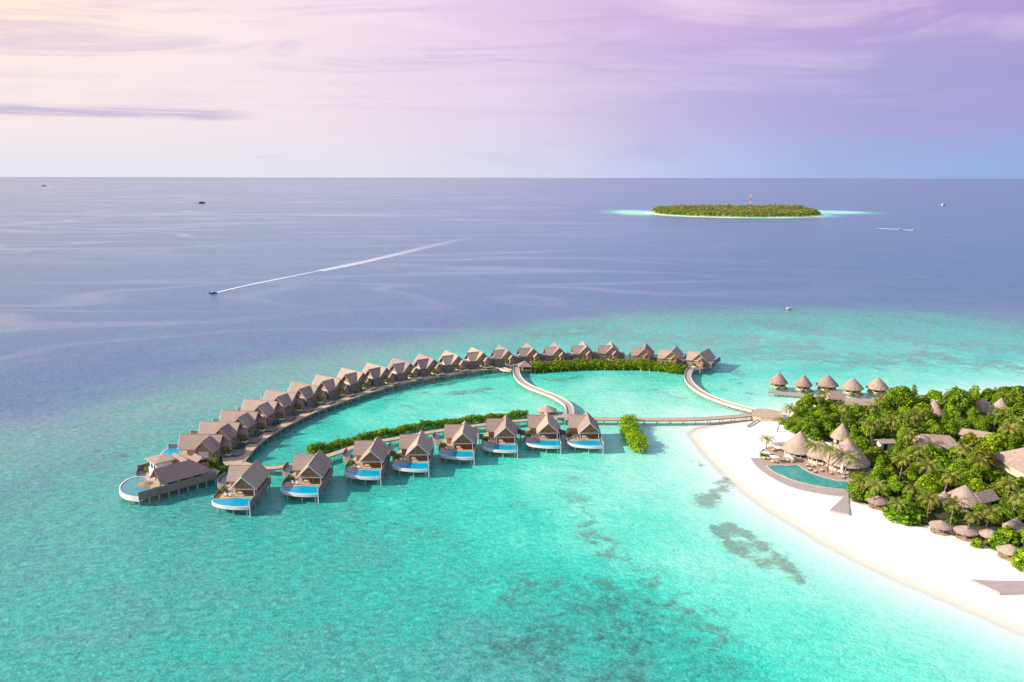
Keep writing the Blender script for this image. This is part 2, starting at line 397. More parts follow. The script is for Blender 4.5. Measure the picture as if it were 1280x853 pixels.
# island ground
gi, X_, Y2 = grid(np.arange(60, 480, 1.8), np.arange(140, 520, 1.8), 'beach', lambda x, y: terr_z(x, y)+.12*np.sin(x*.31+np.sin(y*.2)*2)*np.sin(y*.27)*np.clip(sdist(x, y)/8, 0, 1))
attr(gi, 'veg', np.clip(np.where(inside(X_, Y2, veg), 1, -1)*segd(X_, Y2, veg+[veg[0]])/3+.5, 0, 1))
m, t, out = newmat('beach_sand')
g = t.add('ShaderNodeNewGeometry'); pz = t.add('ShaderNodeSeparateXYZ', {0: g.outputs['Position']}).outputs[2]
n = t.noise(g.outputs['Position'], .12, 6, .6); nf = t.noise(g.outputs['Position'], 2.5, 4, .7)
c = t.mix(t.mr(n, .35, .65), (.90, .87, .83), (.82, .78, .73))
c = t.mix(t.mr(nf, .55, .75, 0, .3), c, (.64, .56, .48))
wet = t.mr(t.math('ADD', pz, t.math('MULTIPLY', n, .5)), .75, 1.2, 1, 0, True)
c = t.mix(wet, c, t.mix(t.mr(pz, .1, .45), (.74, .64, .52), (.84, .755, .66)))
va = t.add('ShaderNodeAttribute', attribute_name='veg').outputs['Fac']
vm = t.mr(t.math('ADD', va, t.math('MULTIPLY', t.math('SUBTRACT', t.noise(g.outputs['Position'], .5, 4), .5), 1.2)), .35, .75)
c = t.mix(vm, c, t.mix(t.mr(nf, .4, .6), (.07, .055, .03), (.05, .075, .02)))
bp = t.add('ShaderNodeBump', {'Height': nf, 'Strength': .5, 'Distance': .05})
p = t.add('ShaderNodeBsdfPrincipled', {'Base Color': c, 'Roughness': .9, 'Normal': bp.outputs[0]})
t.l.new(p.outputs[0], out.inputs[0]); gi.data.materials.append(m); tag(gi, kind='structure')

# sea sheet
xs = sorted([-x for x in grow(190, 5, 1.06, 900)+[]])
xs = sorted([-v for v in grow(190, 4, 1.05, 3000)]+[-v for v in grow(3600, 900, 1.5, 400000)]+list(np.arange(-190, 300, 2.4))+list(np.arange(300, 1250, 9.0))+[1250+v for v in grow(0.001, 14, 1.12, 4000)]+[6000+v for v in grow(0.001, 2000, 1.5, 400000)])
ys = sorted([-400000, -50000, -8000, -2000, -500, -100, 0, 60, 100]+list(np.arange(120, 560, 2.4))+list(np.arange(560, 900, 6.0))+list(np.arange(900, 2100, 22.0))+list(np.arange(2100, 3100, 14.0))+[3100+v for v in grow(0.001, 30, 1.12, 6000)]+[12000+v for v in grow(0.001, 3000, 1.5, 500000)])
xs = np.unique(np.array(xs)); ys = np.unique(np.array(ys))
sea, X_, Y2 = grid(xs, ys, 'sea', lambda x, y: x*0)
def proj(x, y):
    v = np.stack([x, y, np.full(x.shape, -H)], -1); k = np.maximum(v@fwd, 5.0)
    return CX+F*(v@RT)/k, CY-F*(v@UP)/k
PXg, PYg = proj(X_, Y2); PXg = np.clip(PXg, -900, 2200); PYg = np.clip(PYg, 222, 1100)
edge = smoothline([G(*p) for p in [(-600, 620), (-250, 570), (-60, 532), (60, 509), (180, 484), (300, 457), (400, 437), (500, 422), (600, 410), (700, 398), (800, 389), (900, 384.5), (1000, 383), (1100, 384), (1180, 388), (1240, 396), (1300, 405), (1500, 440)]], 4)
edge_poly = edge+[(2500, 300), (2500, -3000), (-2500, -3000), (-2500, 60)]
ed = np.where(inside(X_, Y2, edge_poly), 1, -1)*segd(X_, Y2, edge)       # + inside the reef
# seabed depth surveyed at stations (image x, image y, depth index)
ST = [(0, 600, 0.73), (0, 700, 0.67), (0, 840, 0.57), (100, 620, 0.65), (100, 760, 0.59), (200, 700, 0.57), (200, 830, 0.53), (150, 640, 0.63), (320, 660, 0.57), (320, 760, 0.55), (350, 840, 0.57),
      (420, 640, 0.53), (450, 700, 0.49), (500, 640, 0.41), (520, 760, 0.51), (560, 700, 0.41), (600, 620, 0.32), (640, 660, 0.32), (620, 740, 0.41), (600, 800, 0.61), (560, 845, 0.64), (700, 840, 0.60), (800, 850, 0.56),
      (700, 780, 0.54), (780, 800, 0.52), (680, 600, 0.20), (740, 620, 0.20), (780, 660, 0.24), (800, 600, 0.16), (840, 640, 0.20), (860, 700, 0.26), (900, 760, 0.38), (880, 820, 0.48), (960, 800, 0.36), (1000, 840, 0.34), (1060, 780, 0.26), (1100, 820, 0.30), (1200, 850, 0.26),
      (960, 700, 0.17), (1040, 730, 0.17), (1150, 780, 0.17), (800, 560, 0.14), (860, 580, 0.10), (640, 560, 0.35), (560, 600, 0.39), (480, 600, 0.47), (400, 620, 0.57), (280, 640, 0.63),
      (350, 560, 0.47), (400, 540, 0.30), (450, 525, 0.24), (500, 520, 0.22), (560, 500, 0.20), (620, 480, 0.24), (600, 515, 0.17), (680, 500, 0.18), (330, 575, 0.49), (460, 505, 0.38), (400, 530, 0.42),
      (740, 480, 0.17), (800, 480, 0.22), (780, 505, 0.13), (850, 500, 0.17), (720, 470, 0.30), (820, 472, 0.32), (850, 515, 0.10), (920, 495, 0.30), (900, 470, 0.32), (940, 505, 0.18), (980, 500, 0.17),
      (900, 440, 0.36), (960, 430, 0.33), (1050, 430, 0.31), (1150, 440, 0.30), (1250, 440, 0.34), (1250, 475, 0.24), (1150, 480, 0.22), (1050, 460, 0.30), (1180, 460, 0.24), (950, 460, 0.26), (1220, 415, 0.40), (1100, 400, 0.52), (1000, 398, 0.50), (900, 402, 0.48), (820, 412, 0.44), (1180, 410, 0.46), (740, 420, 0.44),
      (620, 425, 0.50), (500, 440, 0.52), (400, 465, 0.55), (300, 500, 0.56), (220, 540, 0.58), (100, 570, 0.71), (200, 600, 0.61), (1500, 500, 0.30), (1600, 900, 0.30), (-300, 800, 0.69), (640, 1000, 0.54), (200, 1000, 0.50), (1100, 1000, 0.35)]
num = np.zeros(X_.shape); den = np.zeros(X_.shape)
for (a, b, v) in ST:
    sy = 1.0+.9*np.clip((560-b)/170, 0, 1)
    d2 = ((PXg-a)/1.0)**2+((PYg-b)*1.5*sy)**2+300; wgt = 1/d2**1.9; num += wgt*v; den += wgt
dep = num/den
sd = -sdist(X_, Y2)                        # metres out from the shore
sh = np.interp(sd, [-5, 0, 3, 10, 24, 60, 110], [0, 0, .03, .085, .15, .24, 1.0])
near_isl = sd < 110
dep = np.where(near_isl, np.minimum(dep, sh), dep)
tw = np.interp(X_, [-140, 60, 140], [140, 80, 120]); deep = np.clip(1-(ed+tw*.28)/tw, 0, 1); deep = deep*deep*(3-2*deep)
dep = dep*(1-deep)+1.0*deep
# far island shallows
ISL = (696., 2545.); irx, iry = 270., 285.
q = np.sqrt(((X_-ISL[0])/irx)**2+((Y2-ISL[1])/iry)**2)
halo = np.clip((q-.98)/.30, 0, 1)
ext = np.exp(-(((X_-ISL[0]-335)/180)**2+((Y2-ISL[1]-120)/190)**2)) + .9*np.exp(-(((X_-ISL[0]+290)/120)**2+((Y2-ISL[1]-60)/260)**2))
dep_i = np.minimum(.06+.94*halo, 1-.90*np.clip(ext*2.2-.5, 0, 1))
dep = np.minimum(dep, dep_i)
reef = np.zeros(X_.shape)
def patch(pts, wd, s):                     # seagrass / coral beds, width in metres
    global reef
    L = [G(*p) for p in pts]; d = segd(X_, Y2, L); reef = np.maximum(reef, s*np.clip(1.25-d/wd, 0, 1))
patch([(878, 630), (892, 618), (905, 608)], 5.5, .95); patch([(890, 607), (918, 596)], 2.5, .9)
patch([(896, 661), (915, 680), (935, 697), (958, 706)], 3.6, 1); patch([(912, 657), (940, 674), (968, 694), (992, 716), (1006, 727)], 3.6, 1); patch([(905, 664), (925, 680), (950, 695), (975, 708)], 5, .62); patch([(868, 577), (878, 582)], 2, .7)
patch([(716, 600), (722, 640), (732, 655), (752, 680), (775, 700), (800, 715), (815, 730)], 8, .50)
patch([(660, 740), (720, 750), (790, 765), (850, 770)], 15, .50); patch([(690, 800), (770, 800), (880, 790)], 15, .48); patch([(640, 820), (760, 840), (860, 840)], 14, .42); patch([(760, 730), (830, 780)], 11, .5)
patch([(440, 655), (520, 665), (545, 670)], 5, .45); patch([(640, 632), (665, 630)], 3, .4)
patch([(560, 492), (590, 490), (612, 486)], 6, .66); patch([(612, 493), (640, 498)], 4, .5); patch([(505, 483), (540, 492)], 4, .55); patch([(480, 498), (520, 510)], 6, .5); patch([(655, 470), (690, 475), (725, 471)], 5, .7); patch([(700, 484), (730, 480)], 3, .4)
patch([(800, 483), (860, 500)], 5, .35); patch([(905, 452), (930, 470), (900, 486)], 6, .42); patch([(920, 488), (945, 494)], 3, .5)
for pts in ([(780, 420), (860, 428), (940, 424)], [(960, 405), (1040, 418), (1120, 424)], [(1100, 420), (1180, 432), (1270, 436)], [(1000, 445), (1100, 452), (1180, 445)], [(930, 440), (1000, 432)], [(680, 418), (760, 412)], [(1200, 452), (1275, 458)]):
    patch(pts, 32, .62)
patch([(150, 560), (260, 500), (380, 455), (520, 432)], 26, .36); patch([(900, 392), (1000, 392), (1120, 396), (1230, 412)], 16, .45)
shade_line = [G(a, b) for a, b in [(312, 580), (330, 566), (352, 549), (380, 532), (410, 517), (440, 506), (470, 497), (505, 488), (545, 481), (590, 473), (630, 469)]]
dep = np.maximum(dep, .60*np.exp(-(segd(X_, Y2, shade_line)/5.5)**2)*(deep < .5)); reef = np.maximum(reef, .45*np.exp(-(segd(X_, Y2, shade_line)/6)**2))  # walkway shade and reflection painted in as extra depth, along with seagrass
shade_line = [G(a, b) for a, b in [(180, 640), (260, 625), (310, 640), (390, 618), (470, 598), (520, 585), (580, 570)]]
dep = np.maximum(dep, .56*np.exp(-(segd(X_, Y2, shade_line)/10)**2)*(deep < .5))  # shade beneath the front villas painted in as extra depth
reef = np.where(q < 2, 0, reef)*(dep < .97)
flat = np.clip(np.exp(-((PYg-425)/36)**2)*np.clip((PXg-620)/160, 0, 1)+.9*np.exp(-((ed-45)/38)**2)*np.clip((700-PXg)/200, 0, 1), 0, 1)*(q > 3)
attr(sea, 'flat', flat); attr(sea, 'depth', dep); attr(sea, 'reef', reef); attr(sea, 'shore', np.where(near_isl, sd, 200))  # depth also carries the painted walkway and villa shade
m, t, out = newmat('sea_water')
g = t.add('ShaderNodeNewGeometry'); pos = g.outputs['Position']
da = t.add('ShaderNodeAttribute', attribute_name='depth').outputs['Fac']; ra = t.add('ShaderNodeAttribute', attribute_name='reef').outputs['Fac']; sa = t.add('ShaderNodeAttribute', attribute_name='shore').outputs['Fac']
nb = t.noise(pos, .018, 5, .6, .5); nm = t.noise(pos, .09, 5, .65, .6); nf = t.noise(t.mapping(pos, (1, .6, 1), (0, 0, .5)), .45, 5, .7, .4)
wob = t.math('ADD', t.math('MULTIPLY', t.math('SUBTRACT', nb, .5), .42), t.math('MULTIPLY', t.math('SUBTRACT', nm, .5), .34))
wob = t.math('ADD', wob, t.math('MULTIPLY', t.math('SUBTRACT', nf, .5), .16))
amp = t.mr(da, .05, .42, .08, 1)
dd = t.math('ADD', da, t.math('MULTIPLY', wob, amp), True)
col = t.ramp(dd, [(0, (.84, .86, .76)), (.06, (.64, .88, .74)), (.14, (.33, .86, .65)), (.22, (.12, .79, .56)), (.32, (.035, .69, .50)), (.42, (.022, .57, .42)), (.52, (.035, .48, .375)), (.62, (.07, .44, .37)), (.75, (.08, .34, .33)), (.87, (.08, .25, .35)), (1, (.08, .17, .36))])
rn = t.math('ADD', t.math('MULTIPLY', nm, .55), t.math('MULTIPLY', t.noise(pos, .28, 6, .75, .8), .45))
rm = t.mr(t.math('ADD', ra, t.math('MULTIPLY', t.math('SUBTRACT', t.mr(rn, .36, .64), .5), 1.15)), .28, .90, 0, .78, True)
reefc = t.mix(t.mr(da, .2, .5), (.17, .27, .20), (.035, .19, .14))
reefc = t.mix(t.mr(t.noise(pos, 1.1, 3, .7), .4, .65, 0, .5), reefc, t.mix(.5, reefc, (.06, .09, .06)))
col = t.mix(t.math('MULTIPLY', rm, t.mr(ra, .02, .2)), col, reefc)
col = t.mix(t.math('MULTIPLY', t.mr(t.noise(t.mapping(pos, (1, .55, 1), (0, 0, .35)), .9, 4, .75, .3), .5, .72), t.mr(da, .05, .5, .34, .22)), col, (.55, .98, .85))  # glitter streaks on the ripples painted into the water colour
fl = t.add('ShaderNodeAttribute', attribute_name='flat').outputs['Fac']
col = t.mix(t.math('MULTIPLY', fl, t.mr(rn, .4, .6, .18, .62, True)), col, (.30, .50, .46))
# waves
wv = t.mapping(pos, (1, 1.7, 1), (0, 0, math.radians(-20)))
w1 = t.noise(wv, .32, 4, .62, .35); w2 = t.noise(t.mapping(pos, (1, 1.4, 1), (0, 0, .4)), 1.2, 3, .6, .2); w3 = t.noise(wv, .05, 3, .5)
hh = t.math('ADD', t.math('MULTIPLY', w1, .6), t.math('ADD', t.math('MULTIPLY', w2, .24), t.math('MULTIPLY', w3, .9)))
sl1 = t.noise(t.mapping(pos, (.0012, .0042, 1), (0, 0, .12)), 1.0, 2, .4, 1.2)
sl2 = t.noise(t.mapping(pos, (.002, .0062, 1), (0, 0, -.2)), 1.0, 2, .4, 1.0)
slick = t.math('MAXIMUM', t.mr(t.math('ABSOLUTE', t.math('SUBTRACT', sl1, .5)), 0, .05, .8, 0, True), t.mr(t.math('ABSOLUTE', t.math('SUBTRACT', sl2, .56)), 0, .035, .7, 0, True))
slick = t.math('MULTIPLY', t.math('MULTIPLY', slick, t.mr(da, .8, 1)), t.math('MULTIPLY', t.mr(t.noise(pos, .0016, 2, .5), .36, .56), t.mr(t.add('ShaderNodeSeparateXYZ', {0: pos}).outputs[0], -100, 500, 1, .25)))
bp = t.add('ShaderNodeBump', {'Height': hh, 'Strength': t.mr(slick, 0, 1, .95, .6), 'Distance': t.mr(sa, 0, 40, .2, .9)})
col = t.mix(t.math('MULTIPLY', t.mr(t.math('ADD', t.math('MULTIPLY', w1, .6), t.math('MULTIPLY', w2, .4)), .40, .62, 0, 1), t.mr(da, .05, .5, 0.12, .75)), col, t.mix(.64, col, (.0, .05, .06)))  # light and dark sides of the waves painted into the colour
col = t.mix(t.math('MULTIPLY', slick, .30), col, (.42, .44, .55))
p = t.add('ShaderNodeBsdfPrincipled', {'Base Color': col, 'Roughness': t.mr(slick, 0, 1, .22, .16), 'IOR': 1.333, 'Normal': bp.outputs[0]})
tr = t.add('ShaderNodeBsdfTransparent')
al = t.mr(t.math('ADD', sa, t.math('MULTIPLY', t.math('SUBTRACT', nm, .5), 2.5)), .2, 4.5, 0, 1, True)
mx = t.add('ShaderNodeMixShader', {0: al, 1: tr.outputs[0], 2: p.outputs[0]})
t.l.new(mx.outputs[0], out.inputs[0]); sea.data.materials.append(m); tag(sea, kind='structure')

vs = bpy.context.scene.view_settings; vs.view_transform = 'Standard'; vs.look = 'None'; vs.gamma = 1; vs.use_curve_mapping = False; vs.exposure = 0.43
#@@PART2
# ------------------------------------------------------------------ stilt villas
def wall_between(mb, pts, z0, z1, th=.14): mb.strip(pts, th, z0, z1)
def villa(outer):
    fy = -1 if outer else 1
    t = empty('stilt_villa')
    B = lambda: MB(fy)
    deck = [(-9.3, -10.6), (-6.4, -9.5), (-4, -9.2), (-2, -8.5), (0, -8.7), (2.2, -8.3), (4.5, -8.3), (4.6, 8), (-8.2, 8), (-9, 3), (-9.4, -2), (-9.5, -7)]
    B().prism(deck, 1.72, 2.0).build('deck', 'deck', t)
    front = [(-9.4, -10.7), (-8.9, -12.2), (-7.3, -13.7), (-5.0, -14.9), (-2.0, -15.8), (1.4, -16.2), (4.4, -16.0)]
    back = [(4.4, -8.45), (2.2, -8.45), (0, -8.85), (-2, -8.65), (-4, -9.35), (-6.4, -9.65), (-9.1, -10.8)]
    B().prism(offset(front, .18)+back, 1.09, 1.93).build('pool_water', 'pool', t)
    B().prism([(4.35, -9.9), (3, -9.6), (1, -9.7), (-.4, -9.3), (0, -8.95), (2.2, -8.55), (4.35, -8.55)], 1.9, 1.97).build('pool_step', 'poolpale', t)
    pw = B(); pw.strip(smoothline(front, 4), .42, .95, 2.04); pw.prism([(x, y) for x, y in offset(front, .25)]+back, .95, 1.08); pw.build('pool_wall', 'white', t)
    # hall
    h = B(); h.pent(-3.9, 3.9, -4.5, 7.3, 2.0, 5.15, 9.0); h.build('hall_wall', 'wood', t)
    r = B(); r.gable(-4.75, 4.75, -7.9, 8, 4.75, 9.5, .32, 'y', .75, .25); rf = r.build('roof', 'shingle', t)
    b = B(); b.tube((0, -8.5, 9.52), (0, 8.1, 9.52), .13, n=6); b.build('ridge_cap', 'thatch', rf)
    b = B()
    for s in (-1, 1):
        b.add([(s*4.8, -8.0, 4.70), (0, -8.76, 9.55), (0, -8.76, 9.05), (s*4.8, -8.0, 4.3), (s*4.8, -7.85, 4.70), (0, -8.6, 9.55), (0, -8.6, 9.05), (s*4.8, -7.85, 4.3)],
              [(0, 1, 2, 3), (7, 6, 5, 4), (0, 4, 5, 1), (3, 2, 6, 7), (0, 3, 7, 4), (1, 5, 6, 2)])
    b.build('barge_board', 'white', t)
    if outer:
        b = B()
        for s in (-1, 1):
            b.add([(s*4.8, 8.1, 4.72), (0, 8.36, 9.55), (0, 8.36, 9.1), (s*4.8, 8.1, 4.35), (s*4.8, 8.0, 4.72), (0, 8.26, 9.55), (0, 8.26, 9.1), (s*4.8, 8.0, 4.35)],
                  [(0, 1, 2, 3), (7, 6, 5, 4), (0, 4, 5, 1), (3, 2, 6, 7), (0, 3, 7, 4), (1, 5, 6, 2)])
        b.build('barge_board', 'wood', t)
    # porch truss
    b = B(); b.box(-3.9, 3.9, -7.75, -7.5, 4.55, 4.85);
    for i in range(-5, 6):
        if i: b.box(i*.62-.04, i*.62+.04, -7.7, -7.56, 4.86, 5.6)
    b.build('truss', 'white', t)
    b = B(); b.add([(-3.2, -6.6, 5.5), (3.2, -6.6, 5.5), (0, -6.6, 8.7), (-3.2, -6.45, 5.5), (3.2, -6.45, 5.5), (0, -6.45, 8.7)], [(0, 1, 2), (5, 4, 3), (0, 3, 4, 1), (1, 4, 5, 2), (2, 5, 3, 0)])
    b.build('gable_screen', 'wood_warm', t)
    for s in (-1, 1):
        b = B(); b.box(s*3.8-.14, s*3.8+.14, -7.78, -7.5, 2.0, 4.55); b.build('post', 'white', t)
    for x0, x1 in ((-3.5, -1.3), (-1.1, 1.1), (1.3, 3.5)):
        b = B(); b.box(x0, x1, -4.58, -4.5, 2.05, 4.3); d = b.build('window', 'warm_interior', t)
        f = B()
        for a, c_ in ((x0-.08, x0+.08), ((x0+x1)/2-.05, (x0+x1)/2+.05), (x1-.08, x1+.08)): f.box(a, c_, -4.68, -4.58, 2.05, 4.38)
        f.box(x0, x1, -4.66, -4.58, 4.22, 4.38); f.build('window_frame', 'wood_warm', d)
    b = B(); b.box(-3.85, 3.85, -4.62, -4.5, 4.4, 5.2); b.build('lintel', 'wood_warm', t)
    # wing
    b = B(); b.pent(.3, 6.7, -7.2, -3.8, 2.0, 5.2, 8.6, 'x'); b.build('wing_wall', 'wood', t)
    r = B(); r.gable(-.8, 7.8, -8.2, -.4, 4.8, 9.15, .3, 'x'); rf = r.build('wing_roof', 'shingle', t)
    b = B(); b.tube((-8.1, 3.5, 9.17), (-.6, 3.5, 9.17), .12, n=6); b.build('ridge_cap', 'thatch', rf)
    b = B()
    if outer:
        b.box(-7.32, -7.2, 1.6, 5.4, 2.2, 4.9); b.build('shutter', 'white', t)
        b = B(); b.add([(-8.28, -.9, 4.72), (-8.28, 3.5, 9.2), (-8.28, 3.5, 8.75), (-8.28, -.9, 4.35), (-8.18, -.9, 4.72), (-8.18, 3.5, 9.2), (-8.18, 3.5, 8.75), (-8.18, -.9, 4.35)], [(0, 1, 2, 3), (7, 6, 5, 4), (0, 4, 5, 1), (3, 2, 6, 7), (0, 3, 7, 4), (1, 5, 6, 2)])
        b.add([(-8.28, 7.9, 4.72), (-8.28, 3.5, 9.2), (-8.28, 3.5, 8.75), (-8.28, 7.9, 4.35), (-8.18, 7.9, 4.72), (-8.18, 3.5, 9.2), (-8.18, 3.5, 8.75), (-8.18, 7.9, 4.35)], [(0, 1, 2, 3), (7, 6, 5, 4), (0, 4, 5, 1), (3, 2, 6, 7), (0, 3, 7, 4), (1, 5, 6, 2)])
        b.build('barge_board', 'wood', t)
    else:
        b.box(-6.6, -4.6, .2, .3, 2.3, 4.2); b.build('window', 'wood_warm', t)
    # fences
    f = B(); wall_between(f, [(4.75, -15.9), (4.75, 7.5)], .9, 3.6); f.build('privacy_fence', 'fence', t)
    f = B(); f.box(4.6, 4.95, -16.25, -15.95, -2.4, 4.0); f.build('corner_post', 'white', t)
    f = B(); wall_between(f, smoothline([(-9.3, -9.5), (-9.75, -7), (-9.7, -3), (-9.4, .5)], 3), 1.2, 2.9); f.build('deck_fence', 'fence', t)
    if outer:
        f = B(); wall_between(f, [(-8.6, 8.2), (-3.9, 8.2)], .8, 4.1); f.build('skirt_fence', 'fence', t)
        f = B(); wall_between(f, [(-8.3, 8.1), (-9.1, 3), (-9.3, .6)], .9, 3.1); f.build('skirt_fence', 'fence', t)
        B().prism([(-3.6, 8.03), (4.4, 8.03), (3.6, 15.6), (-1.6, 15.6), (-2.6, 11)], 1.7, 1.98).build('entry_deck', 'fence', t)
        r = B(); r.gable(-.6, 3.6, 7.0, 11.2, 4.7, 7.0, .25, 'y'); e = r.build('entry_roof', 'shingle', t)
        b = B()
        for s in (-1, 1): b.add([(1.5+s*2.15, 11.3, 4.66), (1.5, 11.3, 7.05), (1.5, 11.3, 6.7), (1.5+s*2.15, 11.3, 4.35), (1.5+s*2.15, 11.2, 4.66), (1.5, 11.2, 7.05), (1.5, 11.2, 6.7), (1.5+s*2.15, 11.2, 4.35)], [(0, 1, 2, 3), (7, 6, 5, 4), (0, 4, 5, 1), (3, 2, 6, 7), (0, 3, 7, 4), (1, 5, 6, 2)])
        b.build('barge_board', 'wood', e)
        b = B(); b.pent(.2, 2.8, 7.4, 10.6, 2.0, 4.7, 6.1); b.build('entry_wall', 'wood', t)
        b = B(); b.pent(.65, 2.35, 10.6, 10.72, 2.02, 4.0, 5.0); b.build('door', 'wood_warm', t)
        b = B(); b.box(4.0, 7.2, 2.2, 7.6, 1.6, 4.6); b.build('side_room', 'fence', t)
        r = B(); r.add([(4.2, 1.9, 5.1), (7.5, 1.9, 4.5), (7.5, 7.9, 4.5), (4.2, 7.9, 5.1), (4.2, 1.9, 4.9), (7.5, 1.9, 4.3), (7.5, 7.9, 4.3), (4.2, 7.9, 4.9)], [(0, 1, 2, 3), (7, 6, 5, 4), (0, 4, 5, 1), (1, 5, 6, 2), (2, 6, 7, 3), (3, 7, 4, 0)]); r.build('side_roof', 'shingle', t)
        b = B(); b.box(-3.1, -.9, 10.0, 12.0, 1.99, 2.55); b.build('planter', 'white', t)
        ps = [(-2.2, 11.5), (3.2, 11.5), (3.0, 15), (-1, 15)]
    else:
        ln = smoothline([(-8.9, 1.5), (-11.3, 3), (-12.3, 7), (-12.0, 12.5)], 4)
        B().strip(ln, 2.3, 1.68, 1.95).build('entry_deck', 'deckgrey', t)
        f = B(); wall_between(f, offset(ln, 1.2) if False else offset(ln, 1.25), 1.0, 3.3); f.build('entry_fence', 'fence', t)
        ps = [(-11.3, 3), (-12.3, 7.5), (-12, 12)]
    for x, y in ps+[(3.6, -15.4), (-1, -15.2), (-6.4, -13.6), (4.2, -9), (4.2, -3), (4.2, 3), (4.2, 7.4), (-1, -8), (-8.4, -9.6), (-8.6, -3), (-8, 3), (-7.8, 7.4), (-1, 0), (-1, 7)]:
        b = B(); b.tube((x, y, -2.6), (x, y, 1.72), .22); b.build('pile', 'pile', t)
    return t
FR = [((311.7, 585), 0), ((393, 571.6), 0), ((467.8, 553.8), 0), ((524.5, 545.8), 1), ((580, 533), 0), ((632.2, 525.6), 0), ((684.3, 521), 0), ((735.2, 521), 0)]
OUT = [(252, 543, 88), (275.5, 527.6, 84), (300.3, 513.8, 80), (326.4, 500.4, 75), (352, 489.6, 68), (381.6, 479.9, 62), (411, 471.1, 57), (440.8, 462.9, 51), (471.3, 456.7, 46), (502.3, 450.8, 41), (533.2, 445.8, 36), (565, 441.4, 31), (597, 437.4, 26), (629.8, 434.9, 20), (662.6, 432.4, 14), (696.2, 431.4, 8), (731, 430, 3), (764.8, 429.8, -2), (807, 432.4, -12), (843, 436, -21), (880.4, 438.9, -32)]
VZ = 1.4
# little shrub prototype used at every villa planter
shr = make_tree('shrub', 1.5, 1.7, 9, 420, 'leaf', 'x', 'shrub', 'shrubs planted on the villa decks', .42)
vA = villa(False); vB = villa(True)
# furniture prototypes
def mk_table():
    t = empty('dining_table', label='x', cat='table', group='tables on the villa decks')
    MB().box(-.9, .9, -.5, .5, .70, .76).build('table_top', 'wood_warm', t)
    for x in (-.75, .75):
        for y in (-.4, .4): MB().box(x-.05, x+.05, y-.05, y+.05, 0, .70).build('leg', 'wood_warm', t)
    return t
def mk_lounger(grp):
    t = empty('sun_lounger', label='x', cat='sun lounger', group=grp)
    MB().box(-.42, .42, -1.05, 1.05, .22, .32).build('frame', 'wood_warm', t)
    b = MB(); b.box(-.38, .38, -1.0, .35, .325, .45); b.add([(-.38, .35, .33), (.38, .35, .33), (.38, 1.0, .78), (-.38, 1.0, .78), (-.38, .35, .45), (.38, .35, .45), (.38, .95, .9), (-.38, .95, .9)], [(0, 1, 2, 3), (4, 5, 6, 7), (0, 1, 5, 4), (1, 2, 6, 5), (2, 3, 7, 6), (3, 0, 4, 7)]); b.build('cushion', 'white', t)
    for x in (-.36, .36):
        for y in (-.9, .9): MB().box(x-.04, x+.04, y-.04, y+.04, 0, .22).build('leg', 'wood_warm', t)
    return t
def mk_sofa():
    t = empty('garden_sofa', label='x', cat='sofa', group='sofas under the villa porches')
    MB().box(-1.1, 1.1, -.45, .45, 0, .4).build('frame', 'wood_warm', t); MB().box(-1.0, 1.0, -.4, .4, .4, .56).build('cushion', 'white', t)
    MB().box(-1.1, 1.1, .32, .47, .4, .95).build('backrest', 'wood_warm', t); return t
tb0, sf0, lg0 = mk_table(), mk_sofa(), mk_lounger('sun loungers on the villa decks')
def place(proto, used, ox, oy, h, lx, ly, z, rz, label):
    c_, s_ = math.cos(h), math.sin(h); loc = (ox+lx*c_-ly*s_, oy+lx*s_+ly*c_, z)
    o = proto if not used else copy_tree(proto)
    o.location = loc; o.rotation_euler = (0, 0, h+rz); o['label'] = label; return o
nsh = 0
for i, (p, hd) in enumerate(FR):
    x, y = G(p[0], p[1], 9.5+VZ); h = math.radians(hd)
    o = vA if i == 0 else copy_tree(vA)
    nm = ORD[i]
    tag(o, f'front row stilt villa with half moon pool, {nm} from the left', 'villa', 'front row pool villas'); o.location = (x, y, VZ); o.rotation_euler = (0, 0, h)
    place(shr, nsh, x, y, h, -8.0, -3.6, 1.9+VZ, i, f'round green shrub on the deck of the {nm} front row villa from the left'); nsh = 1
    place(tb0, i, x, y, h, 1.9, -6.0, 2+VZ, 0, f'wooden dining table under the porch of the {nm} front row villa'); place(sf0, i, x, y, h, -1.8, -5.3, 2+VZ, 0, f'wooden sofa with pale cushion under the porch of the {nm} front row villa')
    place(lg0, i, x, y, h, -6.5, -6.6, 2+VZ, .5, f'pale cushioned sun lounger beside the pool of the {nm} front row villa')
    o2 = copy_tree(lg0); o2.location = (x-4.9, y-6.9, 2+VZ); o2.rotation_euler = (0, 0, .35); o2['label'] = f'sun lounger nearer the porch posts at the {nm} front row villa'
for i, (px, py, hd) in enumerate(OUT):
    x, y = G(px, py, 9.5+VZ); h = math.radians(hd)
    o = vB if i == 0 else copy_tree(vB)
    nm = f'{ORD[i]} from the corner residence' if i < 16 else f'{ORD[20-i]} from the right end'
    if i == 20: nm = 'last at the right end'
    tag(o, f'outer row stilt villa with steep shingle roofs, {nm}', 'villa', 'outer row stilt villas'); o.location = (x, y, VZ); o.rotation_euler = (0, 0, h)
    place(shr, 1, x, y, h, -2.0, -11.0, 2.45+VZ, i, f'green shrub in the entrance planter of the outer row villa {nm}')

